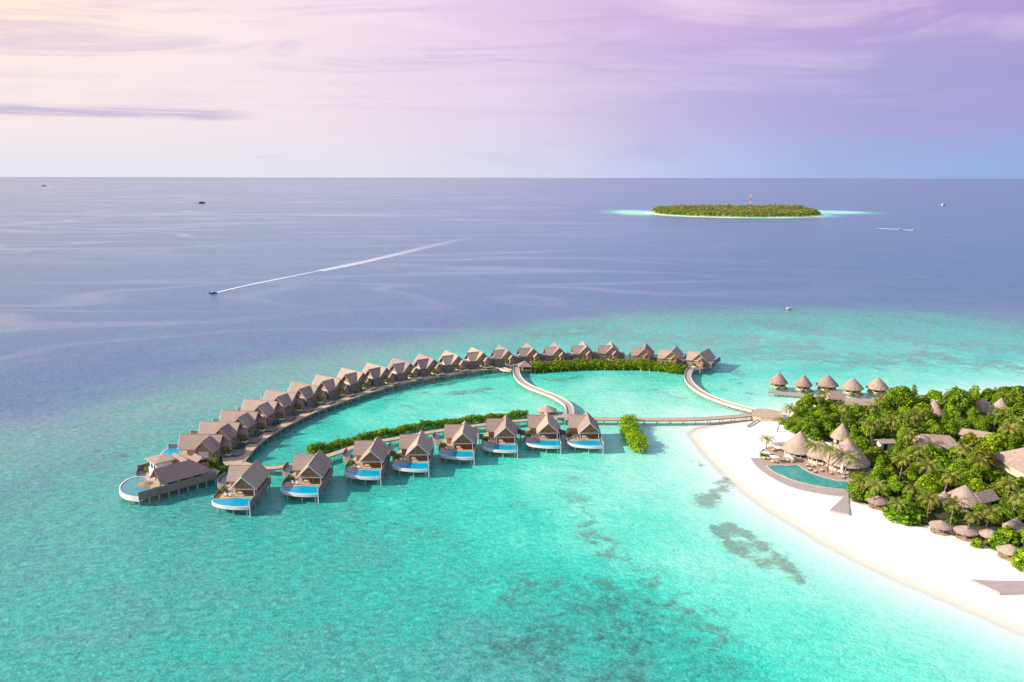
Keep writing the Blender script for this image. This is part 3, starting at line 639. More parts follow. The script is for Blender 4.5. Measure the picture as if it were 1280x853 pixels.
# ------------------------------------------------------------------ jetties
def pathline(px, z=2.6, n=4): return resample(smoothline([G(a, b, z) for a, b in px], n), 2.0)
def jetty(name, px, w_, label, deck='deck', z=2.6, walls=0, every=2, group=None, ps=.17, seat=0):
    t = empty(name, label=label, cat='walkway', group='timber walkways over the lagoon')
    L = pathline(px, z); MB().strip(L, w_, z-.3, z).build('deck', deck, t)
    for sg in (-1, 1):
        e = offset(L, sg*(w_/2+.08))
        if walls: MB().strip(e, .22, z-.7, z+walls).build('parapet', 'parapet', t)
        else: MB().strip(e, .16, z-.42, z+.10).build('edge_beam', 'wood', t)
    for sg in (-1, 1):
        for q in offset(L, sg*(w_/2-.25))[::every][:50]:
            b = MB(); b.tube((q[0], q[1], -1.5), (q[0], q[1], z-.3), ps, n=6); b.build('pile', 'pile', t)
    return t
jetty('walkway', [(298, 578), (304, 571), (313, 560), (325.4, 549.5), (344, 537.3), (367.8, 525), (386.6, 516), (411.7, 506), (440, 496.4), (461.5, 489.5), (492.8, 480.5), (524, 474), (556.4, 468.5), (587.8, 463.5), (612, 460.8), (626, 459.8)], 4.2, 'long pale curved timber walkway serving the outer row of villas', every=3)
jetty('walkway', [(627, 460.3), (633, 462.5), (642, 463.2)], 3.2, 'short white sided bridge joining the curved walkway to the gazebo', walls=.35)
jetty('walkway', [(646, 458.5), (645.5, 466), (650, 475), (660, 482.5), (675, 489), (690, 494.6), (702.5, 501), (711, 508), (713, 518)], 3.4, 'S shaped white sided bridge running from the gazebo to the front walkway', 'deckgrey', walls=.55)
jetty('walkway', [(866, 459), (861, 465), (860, 474), (867, 483.5), (881, 493), (901.6, 501.8), (925, 509), (946, 514)], 3.4, 'curved white sided bridge from the last outer villa to the beach', 'deckgrey', walls=.55)
jetty('walkway', [(300, 578.5), (316, 583), (338.7, 585), (364.5, 581), (390, 575.5), (413.7, 568.5), (441.9, 559), (464, 553.5), (486.4, 549.5), (515, 544.5), (542.6, 539.5), (603.6, 531), (655, 525.5), (700, 523.5)], 3.4, 'timber walkway passing behind the front row of villas')
jetty('walkway', [(706, 523.6), (756.8, 524), (813, 524.6), (869, 524), (909.4, 521.6), (940, 518.5)], 3.6, 'straight timber walkway on thin stilts leading to the sandy beach', every=3, ps=.14)
t = empty('landing_platform', label='brown timber landing platform where the bridges meet the beach', cat='platform')
pl = [G(a, b, 2.62) for a, b in [(942, 512.5), (951, 510.6), (963, 512), (974, 514), (980, 521.8), (966, 522.8), (951, 522.4), (938, 519.8)]]
MB().prism(pl, 2.35, 2.64).build('deck', 'deck', t); MB().prism(offset(pl+[pl[0]], -.12)[:-1], .6, 2.33).build('edge_wall', 'cream', t)
b = MB()
t = empty('landing_platform', label='pale timber landing at the left end where both walkways split', cat='platform')
pl = [G(a, b_, 2.62) for a, b_ in [(277, 572.5), (300, 571.5), (304, 579), (297, 582.5), (284, 582), (279, 578)]]
MB().prism(pl, 2.33, 2.64).build('deck', 'deck', t)
for q in pl[:6]:
    b = MB(); b.tube((q[0]*.995, q[1], -1.5), (q[0]*.995, q[1], 1.7), .18); b.build('pile', 'pile', t)
t = empty('landing_platform', label='timber platform behind the two right front villas beside the round pavilion', cat='platform')
pl = [G(a, b_, 2.62) for a, b_ in [(692, 514.5), (709, 514.5), (721, 515.5), (722, 522.0), (692, 521.8)]]
MB().prism(pl, 2.2, 2.54).build('deck', 'deckgrey', t)
for q in pl: MB().tube((q[0], q[1]+.3, -1.5), (q[0], q[1]+.3, 1.6), .18).build('pile', 'pile', t)
# swim steps off the curved walkway
t = empty('water_steps', label='small wooden steps going from curved walkway down into the lagoon', cat='steps')
x, y = G(541, 474, 1.8); b = MB()
for k in range(5): b.box(x-1.1, x+1.1, y+.2-k*.7, y+.9-k*.7, 2.35-k*.5, 2.5-k*.5)
b.build('tread', 'wood', t)
for s in (-1, 1): MB().tube((x+s*1.2, y+.9, 2.3), (x+s*1.2, y-2.6, .3), .1).build('handrail', 'wood', t)
# gazebo, round pavilion
def pavilion(name, x, y, rz, sx, ez, az, label, cat, square=True, deckz=2.6, posts=4, pz=-1.5):
    t = empty(name, (x, y, 0), rz, label=label, cat=cat)
    r = MB()
    if square:
        r.add([(-sx, -sx, ez), (sx, -sx, ez), (sx, sx, ez), (-sx, sx, ez), (0, 0, az), (-sx, -sx, ez-.3), (sx, -sx, ez-.3), (sx, sx, ez-.3), (-sx, sx, ez-.3)], [(0, 1, 4), (1, 2, 4), (2, 3, 4), (3, 0, 4), (0, 5, 6, 1), (1, 6, 7, 2), (2, 7, 8, 3), (3, 8, 5, 0), (5, 8, 7, 6)])
    else: r.lathe([(sx, ez-.25), (sx+.05, ez), (sx*.62, ez+(az-ez)*.42), (sx*.3, ez+(az-ez)*.75), (.15, az)], 28)
    r.build('roof', 'shingle' if square else 'thatch', t)
    d = sx*.85
    if square: MB().box(-d, d, -d, d, deckz-.3, deckz).build('floor', 'deck', t)
    else: MB().lathe([(d, deckz-.3), (d, deckz)], 24).build('floor', 'deck', t)
    for k in range(posts):
        a = 2*math.pi*(k+.5)/posts; rr = d*(1.28 if square else .95)
        MB().tube((rr*math.cos(a), rr*math.sin(a), pz), (rr*math.cos(a), rr*math.sin(a), ez), .17).build('post', 'wood', t)
    if square: MB().box(-d, d, d-.35, d, deckz+.02, deckz+.6).build('bench', 'wood', t)
    return t
pavilion('gazebo', *G(656, 451, 7.2), .1, 4.0, 4.4, 7.2, 'square shingle roofed gazebo standing at the end of the mangrove hedge', 'gazebo')
pavilion('round_pavilion', *G(683.7, 506.8, 6.3), 0, 4.6, 4.2, 6.3, 'low round thatched pavilion behind the front villas by the S bridge', 'pavilion', square=False, posts=8)

# ------------------------------------------------------------------ mangrove hedges
def hedge(px, z, wd, ht, n, label, mat='leaf', step=1.6, size=.6, posts=None, base=.2):
    L = resample(smoothline([G(a, b, z) for a, b in px], 5), step)
    t = empty('hedge', (0, 0, 0), label=label, cat='hedge'); lob = []
    ht0 = ht
    for ii, (x, y) in enumerate(L):
        ht = ht0*(.90+.12*math.sin(ii*.9)+.10*math.sin(ii*.37+1)+random.uniform(-.06, .08))
        for k in range(7):
            r_ = wd*random.uniform(.18, .3); lob.append((x+random.uniform(-.5, .5)*wd*.8, y+random.uniform(-.5, .5)*wd*.8, ht-r_*random.uniform(.8, 1.25), r_))
            lob.append((x+random.uniform(-.5, .5)*wd*.8, y+random.uniform(-.5, .5)*wd*.8, ht*random.uniform(.3, .55), r_))
        lob.append((x, y, ht*.5, wd*.45)); lob.append((x+.4, y+.3, ht*.3, wd*.42))
    ht = ht0
    leaves(lob, n, size, 'foliage', mat, t, up=.3, flat=.9)
    tb = MB()
    for (x, y) in L[::2]:
        for k in range(3):
            q = (x+random.uniform(-.4, .4)*wd, y+random.uniform(-.4, .4)*wd)
            tb.tube((q[0], q[1], -1), (q[0]*.5+x*.5, q[1]*.5+y*.5, ht*.5), .12, .05, 5)
    tb.build('stem', 'trunk', t)
    if posts:
        for q in offset(L, -wd*.42)[::posts][:40]: MB().tube((q[0], q[1], -1), (q[0], q[1], 1.3), .2, n=6).build('marker_post', 'white', t)
    return t
hedge([(666, 459.0), (700, 456.5), (740, 455), (790, 455.3), (825, 457.3), (851, 460.5)], 3, 8.2, 5.4, 44000, 'long tall mangrove hedge growing in front of right outer villas', 'leafb', 1.8, .8, 3)
hedge([(389, 561.5), (414, 556), (438, 549.2), (472, 541.5), (510, 534), (545, 528.5), (600, 522.2), (656, 515.5)], 2.6, 4.2, 4.0, 34000, 'long narrow mangrove hedge lining the walkway behind front villas', 'leafb', 1.5, .55)
hedge([(785, 526), (788, 535), (793, 545), (799.5, 557)], 3, 7.6, 5.2, 22000, 'short thick mangrove hedge standing alone right of the front villas', 'leafb', 1.6, .55)
hedge([(257, 580.0), (265, 579), (273, 577)], 4.6, 3.4, 5.6, 4500, 'clipped bright green hedge beside the corner residence entrance', 'leafb', 1.2, .45)
hedge([(268, 590.5), (275, 588.5), (281, 586)], .9, 3.4, 1.7, 2200, 'low dark green bush in the water behind the corner residence', 'leaf', 1.2, .45)
hedge([(628, 459.2), (636, 460.0)], 2.6, 2.4, 2.6, 800, 'small green hedge beside the short bridge near the gazebo', 'leafb', 1.2, .45)
t = empty('marker_box', label='small white box on posts at the tip of the lone mangrove hedge', cat='marker box'); x, y = G(801, 565, .8)
MB().box(x-.9, x+.9, y-.5, y+.9, .6, 2.3).build('box', 'white', t)
MB().box(x-.4, x+.4, y-.56, y-.5, .8, 1.9).build('opening', 'dark', t)
for s in (-.8, .8): MB().tube((x+s, y, -1), (x+s, y, .6), .12).build('post', 'pile', t)

# ------------------------------------------------------------------ corner residence
RA = G(173, 622, 3.4)
t = empty('corner_residence', (RA[0], RA[1], 1.4), math.radians(46.5), label='large corner residence on stilts with tower, long roof and round pool', cat='villa')
dk = [(1.8, .25), (28, .25), (31, 4), (31, 14), (24, 16), (22, 24), (10, 25), (7.5, 20), (9.2, 17), (8.2, 12.5), (6.6, 7), (5, 3)]
MB().prism(dk, 1.7, 2.0).build('deck', 'deckgrey', t)
arc = smoothline([(.2, 0), (-1.6, 3.5), (-2.2, 8), (-1.2, 13), (1.6, 17.6), (5.2, 20), (8, 20)], 4)
inn = [(8, 20), (7.6, 18.6), (9, 16.8), (8, 12.5), (6.4, 7), (4.8, 3), (1.8, .35)]
MB().prism([(x+.15, y) for x, y in arc]+inn[1:], 1.2, 1.9).build('pool_water', 'poolgrey', t)
b = MB(); b.strip(arc, .5, .4, 2.1); b.prism(arc+inn[1:], .4, 1.18); b.build('pool_wall', 'white', t)
f = MB(); wall_between(f, [(0, 0), (27.8, 0)], .9, 3.7, .16); f.build('privacy_fence', 'fence', t)
f = MB(); wall_between(f, [(9.8, 25.2), (17, 25.2), (22.2, 24.6)], 1, 4.2, .2); f.build('privacy_fence', 'fence', t)
f = MB(); wall_between(f, [(7.6, 20.4), (9.8, 25)], 1, 3.6, .2); f.build('privacy_fence', 'fence', t)
b = MB(); b.box(9.6, 25.5, .9, 8.0, 2, 4.9); b.build('wall', 'cream', t)
b = MB(); b.pent(.95, 7.95, 9.1, 9.55, 2, 4.8, 8.2, 'x'); b.build('gable_wall', 'wood', t)
r = MB(); r.gable(-.1, 9.0, 7.6, 26.6, 4.5, 9.0, .32, 'x', 0, 0, 0, 6.0); r.build('roof', 'shingle', t)
for k in range(3):
    b = MB(); b.box(10.5+k*4.6, 13.6+k*4.6, .8, .9, 2.6, 4.3); b.build('window', 'dark', t)
b = MB(); b.box(9.5, 9.6, 2, 7, 2.05, 4.3); b.build('glass_door', 'dark', t)
r = MB(); r.gable(15.2, 25.4, 5, 17, 4.7, 8.6, .3, 'y'); r.build('wing_roof', 'shingle', t)
b = MB(); b.box(16.2, 24.4, 8.0, 16.2, 2, 4.9); b.build('wing_wall', 'wood', t)
b = MB(); b.box(11.2, 17.0, 11.2, 18.2, 2, 8.1); tw = b.build('tower', 'white', t)
b = MB(); b.add([(10.3, 10.3, 8.1), (17.9, 10.3, 8.1), (17.9, 19.1, 8.1), (10.3, 19.1, 8.1), (10.3, 10.3, 8.5), (17.9, 10.3, 8.5), (17.9, 19.1, 8.5), (10.3, 19.1, 8.5), (14.1, 14.7, 9.1)], [(0, 3, 2, 1), (0, 1, 5, 4), (1, 2, 6, 5), (2, 3, 7, 6), (3, 0, 4, 7), (4, 5, 8), (5, 6, 8), (6, 7, 8), (7, 4, 8)]); b.build('tower_roof', 'shingle', t)
for y in (12, 14.4, 16.8):
    b = MB(); b.box(11.1, 11.2, y, y+1.2, 5.6, 7.2); b.build('window', 'dark', t)
r = MB(); r.gable(23.6, 30.4, 8.6, 14.8, 4.6, 7.2, .25, 'y'); r.build('entry_roof', 'shingle', t)
b = MB(); b.box(24.4, 29.6, 9.2, 14.2, 2, 4.7); b.build('entry_wall', 'wood', t)
for k in range(9): MB().tube((.3+3.4*k, .5, -2.6), (.3+3.4*k, .5, 1.7 if k else .4), .24).build('pile', 'pile', t)
for q in ((-1.4, 4), (-1.9, 9), (-.6, 14), (3, 18.5), (8, 22), (16, 24.6), (22, 23), (30, 13), (30, 6), (12, 8), (20, 8)): MB().tube((q[0], q[1], -2.6), (q[0], q[1], 1.7 if q[0] > 5 else .4), .24).build('pile', 'pile', t)
def parasol(name, x, y, z, r, label, mat='white', group='white parasols on the beach club terrace', sq=False):
    t = empty(name, (x, y, z), random.random() if sq else 0, label=label, cat='parasol', group=group)
    MB().lathe([(r, 2.15), (r*.5, 2.5), (.06, 2.8)], 4 if sq else 10).build('canopy', mat, t); MB().tube((0, 0, 0), (0, 0, 2.2), .05).build('pole', 'wood', t); return t
A_ = RA; cc, ss = math.cos(math.radians(46.5)), math.sin(math.radians(46.5))
RL = lambda s, v: (A_[0]+s*cc-v*ss, A_[1]+s*ss+v*cc)
parasol('parasol', *RL(4.6, 5.0), 3.4, 2.6, 'round brown woven parasol over the corner residence pool', 'wood_warm', None)
o = place(shr, 1, 0, 0, 0, *RL(13, 22.3), 3.4, 1, 'leafy green shrub on deck behind the corner residence tower'); o.scale = (1.5, 1.5, 1.4)
o = place(shr, 1, 0, 0, 0, *RL(7.4, .9), 3.1, 1, 'small green shrub between the long fence and the corner residence'); o.scale = (.9, .9, .9)

# ------------------------------------------------------------------ overwater round huts
def round_hut(name, x, y, R_, ez, az, fz, label, group, stilts=True, z0=0, openv=False):
    t = empty(name, (x, y, z0), random.uniform(0, 6), label=label, cat='thatched hut', group=group)
    r = MB(); r.lathe([(R_*.9, ez-.5), (R_, ez-.35), (R_*1.01, ez), (R_*.72, ez+(az-ez)*.33), (R_*.42, ez+(az-ez)*.64), (R_*.17, ez+(az-ez)*.87), (.12, az)], 30, jit=.025); r.build('roof', 'thatch', t)
    if not openv:
        w_ = MB(); w_.lathe([(R_*.74, fz), (R_*.74, ez+.4)], 20); w_.build('wall', 'wood', t)
        for k in range(7):
            a = k*2*math.pi/7; b = MB(); rr = R_*.745
            p0 = (rr*math.cos(a-.22), rr*math.sin(a-.22)); p1 = (rr*math.cos(a+.22), rr*math.sin(a+.22))
            q0 = tuple(v*1.03 for v in p0); q1 = tuple(v*1.03 for v in p1)
            b.prism([p0, p1, q1, q0], fz+.5, ez-.15); d = b.build('window', 'dark', t)
            b = MB(); b.prism([q0, q1, tuple(v*1.02 for v in q1), tuple(v*1.02 for v in q0)], fz+.3, fz+.75); b.build('sill', 'white', d)
    MB().lathe([(R_*.86, fz-.3), (R_*.86, fz)], 24).build('floor', 'deck', t)
    n = 8 if stilts else (6 if openv else 0)
    for k in range(n):
        a = k*2*math.pi/n+.2; q = (R_*.78*math.cos(a), R_*.78*math.sin(a))
        MB().tube((q[0], q[1], -1.5 if stilts else 0), (q[0], q[1], fz-.3 if stilts else ez), .16, n=6).build('pile' if stilts else 'post', 'pile' if stilts else 'trunk', t)
    return t
for i, p in enumerate([(974, 465.5), (1005, 468.5), (1035, 468.3), (1066.5, 472.3), (1098, 471.8)]):
    x, y = G(*p, 9.8); round_hut('round_hut', x, y, [4.7, 4.6, 5.6, 5.5, 5.6][i], 4.5, 9.8, 2, f'round thatched hut on stilts, {ORD[i]} from the left of the five', 'five overwater thatched huts')
    for s in (-1.8, 2.2):
        o = copy_tree(shr, (x+s, y-5.4, 1.7), s, f'small green shrub {"left" if s < 0 else "right"} of the door of the {ORD[i]} overwater hut'); o.scale = (.85, .85, .9)
jetty('walkway', [(960.5, 489.8), (985, 491.5), (1010, 494.3), (1030, 496.5), (1062, 499)], 3.2, 'short boardwalk in front of the five overwater round huts', 'deckgrey', every=2, z=2.1)

# ------------------------------------------------------------------ beach club
DZ = 1.95
PB = [(959.7, 582.2), (978.8, 581), (983, 582.3), (997, 581), (1009.3, 589.4), (1027.6, 596.2), (1045.9, 600.8), (1060.4, 602)]
PF = [(1060.8, 611.5), (1036.7, 609.2), (1015.4, 605.4), (991, 599.3), (971.2, 590.1)]
pool = [G(a, b_, DZ) for a, b_ in PB+PF]
OUTR = [(938.4, 572.4), (945.2, 582.3), (960.5, 594.5), (983.4, 606.7), (1006.2, 613.6), (1036.7, 618.8), (1060.6, 621.2)]
INR = [(1060.8, 612.8), (1036.7, 610.6), (1015.4, 606.8), (990, 600.8), (969, 591.0), (957, 582.0), (950, 573)]
t = empty('infinity_pool', label='curved teal infinity pool on the beach in front of thatched restaurant', cat='swimming pool')
MB().prism(pool, 1.7, DZ).build('water', 'poolteal', t)
cop = [G(a, b_, DZ) for a, b_ in [(957.4, 581.8), (970, 591.2), (991, 600.2), (1015.4, 606.2), (1036.7, 610.0), (1060.9, 612.2)]]
MB().strip(smoothline(cop, 3), .5, 1.0, DZ+.06).build('rim', 'deck', t)
cop2 = [G(a, b_, DZ) for a, b_ in PB]; MB().strip(cop2, .55, 1.2, DZ+.08).build('coping', 'stone', t)
t = empty('beach_boardwalk', label='grey curved boardwalk with pale wall wrapping around the infinity pool', cat='boardwalk')
o_ = smoothline([G(a, b_, 1.8) for a, b_ in OUTR], 3); i_ = smoothline([G(a, b_, 1.8) for a, b_ in INR], 3)
MB().prism(o_+i_, 1.2, 1.82).build('deck', 'deckgrey', t); MB().strip(offset(o_, -.1), .3, -.2, 1.79).build('retaining_wall', 'stone', t)
b = None
t = empty('beach_steps', label='wedge shaped timber ramp leading from pool boardwalk onto the sand', cat='steps')
MB().prism([G(a, b_, 1.7) for a, b_ in [(1060.7, 621.5), (1061.9, 643.5), (1036.7, 638.1), (1054, 621.8)]], .9, 1.76).build('deck', 'deckgrey', t)
t = empty('beach_terrace', label='warm stone terrace between infinity pool and the thatched restaurant', cat='terrace')
ter = [G(a, b_, 1.85) for a, b_ in [(950, 573), (957, 581), (959.5, 583)]+[(x, y+.6) for x, y in PB[1:]]+[(1064, 601), (1090, 596), (1085, 575), (1050, 560), (1010, 552), (982, 553), (968, 553), (957, 561)]]
MB().prism(ter, .8, 1.85).build('paving', surf('terrace_paving', (.50, .36, .27), (.4, .28, .2), 2, .8), t)
cones = [(1000.9, 539, 12.2, 6.6), (1028, 550.3, 10.6, 5.9), (1060.3, 548.0, 13.6, 8.5)]
RP = []
for i, (px, py, az_, rr) in enumerate(cones):
    x, y = G(px, py, az_); RP.append((x, y, rr))
    t = empty('thatched_restaurant', (x, y, 1.85), 0, label=['left round thatched restaurant roof beside the white parasols', 'smallest middle thatched restaurant roof half hidden by palms', 'largest right thatched restaurant cone behind the infinity pool'][i], cat='restaurant', group='three thatched restaurant pavilions')
    e = 2.9; a_ = az_-1.85
    MB().lathe([(rr*.93, e-.5), (rr, e-.3), (rr, e), (rr*.72, e+(a_-e)*.32), (rr*.43, e+(a_-e)*.62), (rr*.18, e+(a_-e)*.86), (.12, a_)], 36, jit=.01).build('roof', 'thatch', t)
    MB().lathe([(rr*.8, 0), (rr*.8, 1.0)], 30).build('wall', 'cream', t)
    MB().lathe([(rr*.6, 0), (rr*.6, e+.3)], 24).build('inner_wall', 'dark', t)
    for k in range(14):
        a = k*2*math.pi/14; MB().tube((rr*.82*math.cos(a), rr*.82*math.sin(a), 0), (rr*.82*math.cos(a), rr*.82*math.sin(a), e), .14).build('column', 'white', t)
UMB = [((965.8, 555.8), 'behind the bush'), ((959, 564.8), 'leftmost by the terrace bush'), ((968.9, 570.2), 'nearest to the pool end'), ((987, 569.5), 'closest to left restaurant'), ((974, 558.6), 'rearmost beside the restaurant')]
for p, l in UMB: parasol('parasol', *G(*p, 4.3), 1.85, 2.5, f'white parasol on the terrace, {l}', sq=True)
t = empty('parasol', (*G(1052, 594, 1.85), 1.85), label='tall folded white parasol standing in front of the large restaurant', cat='parasol'); MB().lathe([(.5, .8), (.7, 1.2), (.5, 3), (.1, 4.2)], 8).build('canopy', 'white', t); MB().tube((0, 0, 0), (0, 0, .9), .06).build('pole', 'wood', t)
bl = mk_lounger('sun loungers around the infinity pool'); first = True
LG = [(955.5, 573), (960.5, 573.6), (966, 577), (970.5, 577.6), (984.5, 576), (990, 577), (966.5, 563), (970, 562), (1009, 582), (1015.5, 583), (1018.5, 590), (1027, 588.5), (1032.5, 584), (1038.5, 592), (1047.5, 591), (1054, 597), (1024, 581), (1043, 586.5), (1012, 587), (1060, 590)]
for k, p in enumerate(LG):
    o = bl if first else copy_tree(bl); first = False
    o.location = (*G(*p, 2.1), 1.86); o.rotation_euler = (0, 0, 2.6+random.uniform(-.3, .3)+(.8 if k < 8 else 0)); o.scale = (1.15, 1.15, 1.1)
    o['label'] = 'pale cushioned sun lounger under the white parasols left of the pool' if k < 8 else 'pale cushioned sun lounger in the curved rows between pool and restaurant'
t = empty('beach_deck', label='wide grey timber beach deck at the right edge of the sand', cat='deck')
MB().prism([G(a, b_, 1.8) for a, b_ in [(1213, 724.5), (1246, 726.3), (1320, 727), (1330, 742), (1250, 741)]], .7, 1.85).build('deck', 'deckgrey', t)
t = empty('driftwood_plank', label='long narrow grey plank lying on sand below the landing platform', cat='plank')
MB().strip([G(934, 533, 1.6), G(948, 523.6, 1.6)], .8, 1.3, 1.75).build('board', 'deckgrey', t)

# thatched beach parasols
PH = [((1098, 620.0), 3.6, 'behind the round bush near the pool ramp'), ((1177, 650.6), 3.4, 'first of the four along the vegetation edge'), ((1208.5, 657.3), 3.5, 'second of the four along the vegetation edge'), ((1238.5, 661.5), 3.2, 'half hidden by the bright bush'), ((1263.5, 681.0), 3.5, 'lowest and closest to the grey beach deck')]
for p, rr, l in PH: x, y = G(*p, 5.4); round_hut('beach_hut', x, y, rr, 2.5, 5.4-1.3, .25, f'small open thatched beach hut, {l}', 'thatched beach huts', stilts=False, z0=1.3, openv=True)

# ------------------------------------------------------------------ island buildings
BLD = []                                  # (x, y, radius)
def hip_house(name, px, py, rz, L, W, ez, az_, label, wall='cream', roof='shingle', hip=None):
    x, y = G(px, py, az_); BLD.append((x, y, max(L, W)*.5))
    t = empty(name, (x, y, 0), math.radians(rz), label=label, cat='building')
    hp = W*.45 if hip is None else hip
    r = MB(); r.gable(-W/2, W/2, -L/2, L/2, ez, az_, .35, 'x', 0, 0, hp, hp) if hp else r.gable(-W/2, W/2, -L/2, L/2, ez, az_, .35, 'x'); r.build('roof', roof, t)
    b = MB(); b.box(-L/2+.9, L/2-.9, -W/2+.9, W/2-.9, .8, ez+.3); b.build('wall', wall, t)
    for k in range(max(2, int(L/4))):
        u = -L/2+2+k*4
        if u+1.6 < L/2-1: MB().box(u, u+1.6, -W/2+.82, -W/2+.9, 2.1, ez-.6).build('window', 'dark', t)
    return t
def cone_house(px, py, az_, R_, label, ez=3.6):
    x, y = G(px, py, az_); BLD.append((x, y, R_)); t = empty('thatched_house', (x, y, 0), label=label, cat='building')
    MB().lathe([(R_*.93, ez-.4), (R_, ez-.2), (R_, ez), (R_*.7, ez+(az_-ez)*.33), (R_*.4, ez+(az_-ez)*.64), (R_*.16, ez+(az_-ez)*.88), (.12, az_)], 30, jit=.025).build('roof', 'thatch', t)
    MB().lathe([(R_*.78, .8), (R_*.78, ez+.3)], 20).build('wall', 'cream', t)
    for k in range(8):
        a = k*math.pi/4; rr = R_*.79; b = MB(); b.prism([(rr*math.cos(a-.15), rr*math.sin(a-.15)), (rr*math.cos(a+.15), rr*math.sin(a+.15)), (rr*1.02*math.cos(a+.15), rr*1.02*math.sin(a+.15)), (rr*1.02*math.cos(a-.15), rr*1.02*math.sin(a-.15))], 1.6, ez-.3); b.build('window', 'dark', t)
    return t
cone_house(1053.5, 529.5, 9.5, 4.6, 'grey conical roof rising from the trees behind the restaurant')
hip_house('island_villa', 1170, 543.5, -12, 19, 10, 5.0, 9.0, 'long low double hipped thatched roof in the middle of jungle', roof='thatch')
hip_house('island_hall', 1302, 557.5, 6, 27, 20, 5, 11.5, 'big bright orange hipped roof with cream walls at right edge', roof='thatch')
cone_house(1207, 606.5, 9.0, 6.6, 'pale conical roof behind the leaning palms near the beach huts')
cone_house(1181, 614, 6.8, 3.2, 'little conical roof left of the larger pale cone')
hip_house('island_annex', 1229, 613.5, 25, 9, 6.5, 4.6, 7.2, 'grey slanted roof right of the larger pale cone', roof='thatch', hip=0)
cone_house(1168.5, 499.5, 9.5, 4.6, 'rear conical thatched house between two big round trees')
cone_house(1172, 506.5, 8.0, 3.8, 'low curved thatched roof just in front of rear conical house')
hip_house('island_villa', 1227, 499.5, 30, 9, 8, 4.6, 9.0, 'rear pitched thatched roof nearest the north shore', roof='thatch', hip=2)
cone_house(1252, 497.5, 9.5, 4.8, 'pointed thatched cone beside the rear pitched roof')
cone_house(1237, 505, 7.5, 4.0, 'lower thatched roof between the two rear roofs')
hip_house('island_villa', 1221, 538, -35, 13, 5, 4.4, 6.6, 'narrow curving thatched roof beside yellow bush', roof='thatch', hip=1)
hip_house('arrival_hall', 1045, 489, -4, 9.5, 8.5, 4.6, 7.8, 'square pink shingle roof at the end of the hut boardwalk', roof='shingle', hip=2.5)
hip_house('spa_house', 1076, 498.5, -8, 15, 7.5, 4.4, 6.6, 'low grey shingle roof behind the arrival hall', roof='shingle', hip=1)
cone_house(1271, 647.5, 6.8, 3.6, 'small pointed roof peeking from trees at the right edge')
hip_house('island_annex', 1107, 549, 5, 7, 5, 5.2, 6.2, 'small flat grey roof among trees right of the restaurant', wall='white', roof='shingle', hip=0)
t = empty('clipped_hedge', label='x', cat='hedge'); bpy.data.objects.remove(t)

# ------------------------------------------------------------------ palms and trees
palms = [make_palm('coconut_palm', 9.0, .8, 5.0, 15, 'x', .85), make_palm('coconut_palm', 9.0, 1.8, 4.6, 14, 'x', .95), make_palm('coconut_palm', 9.0, 0, 5.2, 17, 'x', .8)]
PALM = [((988, 509), 9, 'tall slim palm by the landing platform with a bare trunk'), ((976, 524), 6, 'leaning palm on the sand between platform and restaurant'), ((958.5, 548), 5, 'small pale palm above the white parasols'), ((1039, 561), 10, 'palm with dark trunk standing in front of the middle restaurant roof'), ((1063, 570), 9, 'golden palm in front of the largest restaurant cone'), ((1017, 555), 8, 'bent palm between the left and middle restaurant roofs'),
        ((1130, 573), 10, 'star shaped palm high above the trees right of the restaurant'), ((1188, 595), 10, 'dark palm standing behind the pale conical roof'), ((1077, 600), 8, 'low palm beside the right end of the pool'), ((1096, 605), 9, 'spreading palm behind the first beach hut'), ((1141, 609), 9, 'wide palm above the round beach bush'), ((1162, 622), 9, 'upright palm with exposed trunk behind the round beach bush'), ((1194, 628), 9, 'palm drooping over the small conical roof'), ((1216, 645), 8, 'leaning palm behind the beach huts'), ((1123, 628), 7, 'short palm on top of the round beach bush'),
        ((1145, 517), 10, None), ((1057, 508), 9, None), ((1116, 524), 10, None), ((1270, 526), 10, None), ((1250, 513), 9, None), ((1194, 493), 10, None), ((1101, 498), 9, None), ((1273, 622), 8, None), ((1030, 491), 7, 'small palm in front of the arrival hall'), ((1136, 541), 9, None), ((1205, 560), 9, None), ((1160, 580), 9, None), ((1264, 603), 8, None), ((1092, 508), 8, None), ((1262, 535), 9, None), ((1150, 560), 9, None), ((1240, 640), 8, None), ((1090, 530), 9, None), ((1225, 575), 9, None)]
used = set()
for k, (p, h, l) in enumerate(PALM):
    h += 1.2 if k > 14 else 0
    z = h+1.2; x, y = G(*p, z); j = k % 3
    o = palms[j] if j not in used else copy_tree(palms[j]); used.add(j)
    s = h/9.0; o.location = (x-[.8, 1.8, 0][j]*s*.9, y, 1.2); o.scale = (max(.85, s)*1.18, max(.85, s)*1.18, s)
    o['label'] = l or 'coconut palm rising out of the dense island trees'
# trees
protos = []
for (r, h, nl, nf, mat, nm, lab, cat) in [(4.6, 8.6, 26, 3600, 'leaf', 'broadleaf_tree', 0, 'tree'), (3.9, 7.6, 20, 2800, 'leafb', 'broadleaf_tree', 0, 'tree'), (3.2, 6.2, 15, 2000, 'leaf', 'broadleaf_tree', 0, 'tree'), (4.2, 7.0, 22, 3000, 'leaf', 'broadleaf_tree', 0, 'tree'), (2.3, 3.4, 12, 1300, 'leafb', 'bush', 1, 'bush'), (2.0, 2.9, 10, 1100, 'leaf', 'bush', 1, 'bush'), (2.2, 3.2, 11, 1100, 'leafy', 'bush', 2, 'bush')]:
    protos.append(make_tree(nm, r, h, nl, nf, mat, ['broadleaf tree merging into the dense green canopy of the island', 'low green bush filling gaps between the island trees', 'x'][lab], cat, ['island canopy trees', 'island bushes', 'island bushes'][lab], .62 if r > 3 else .5))
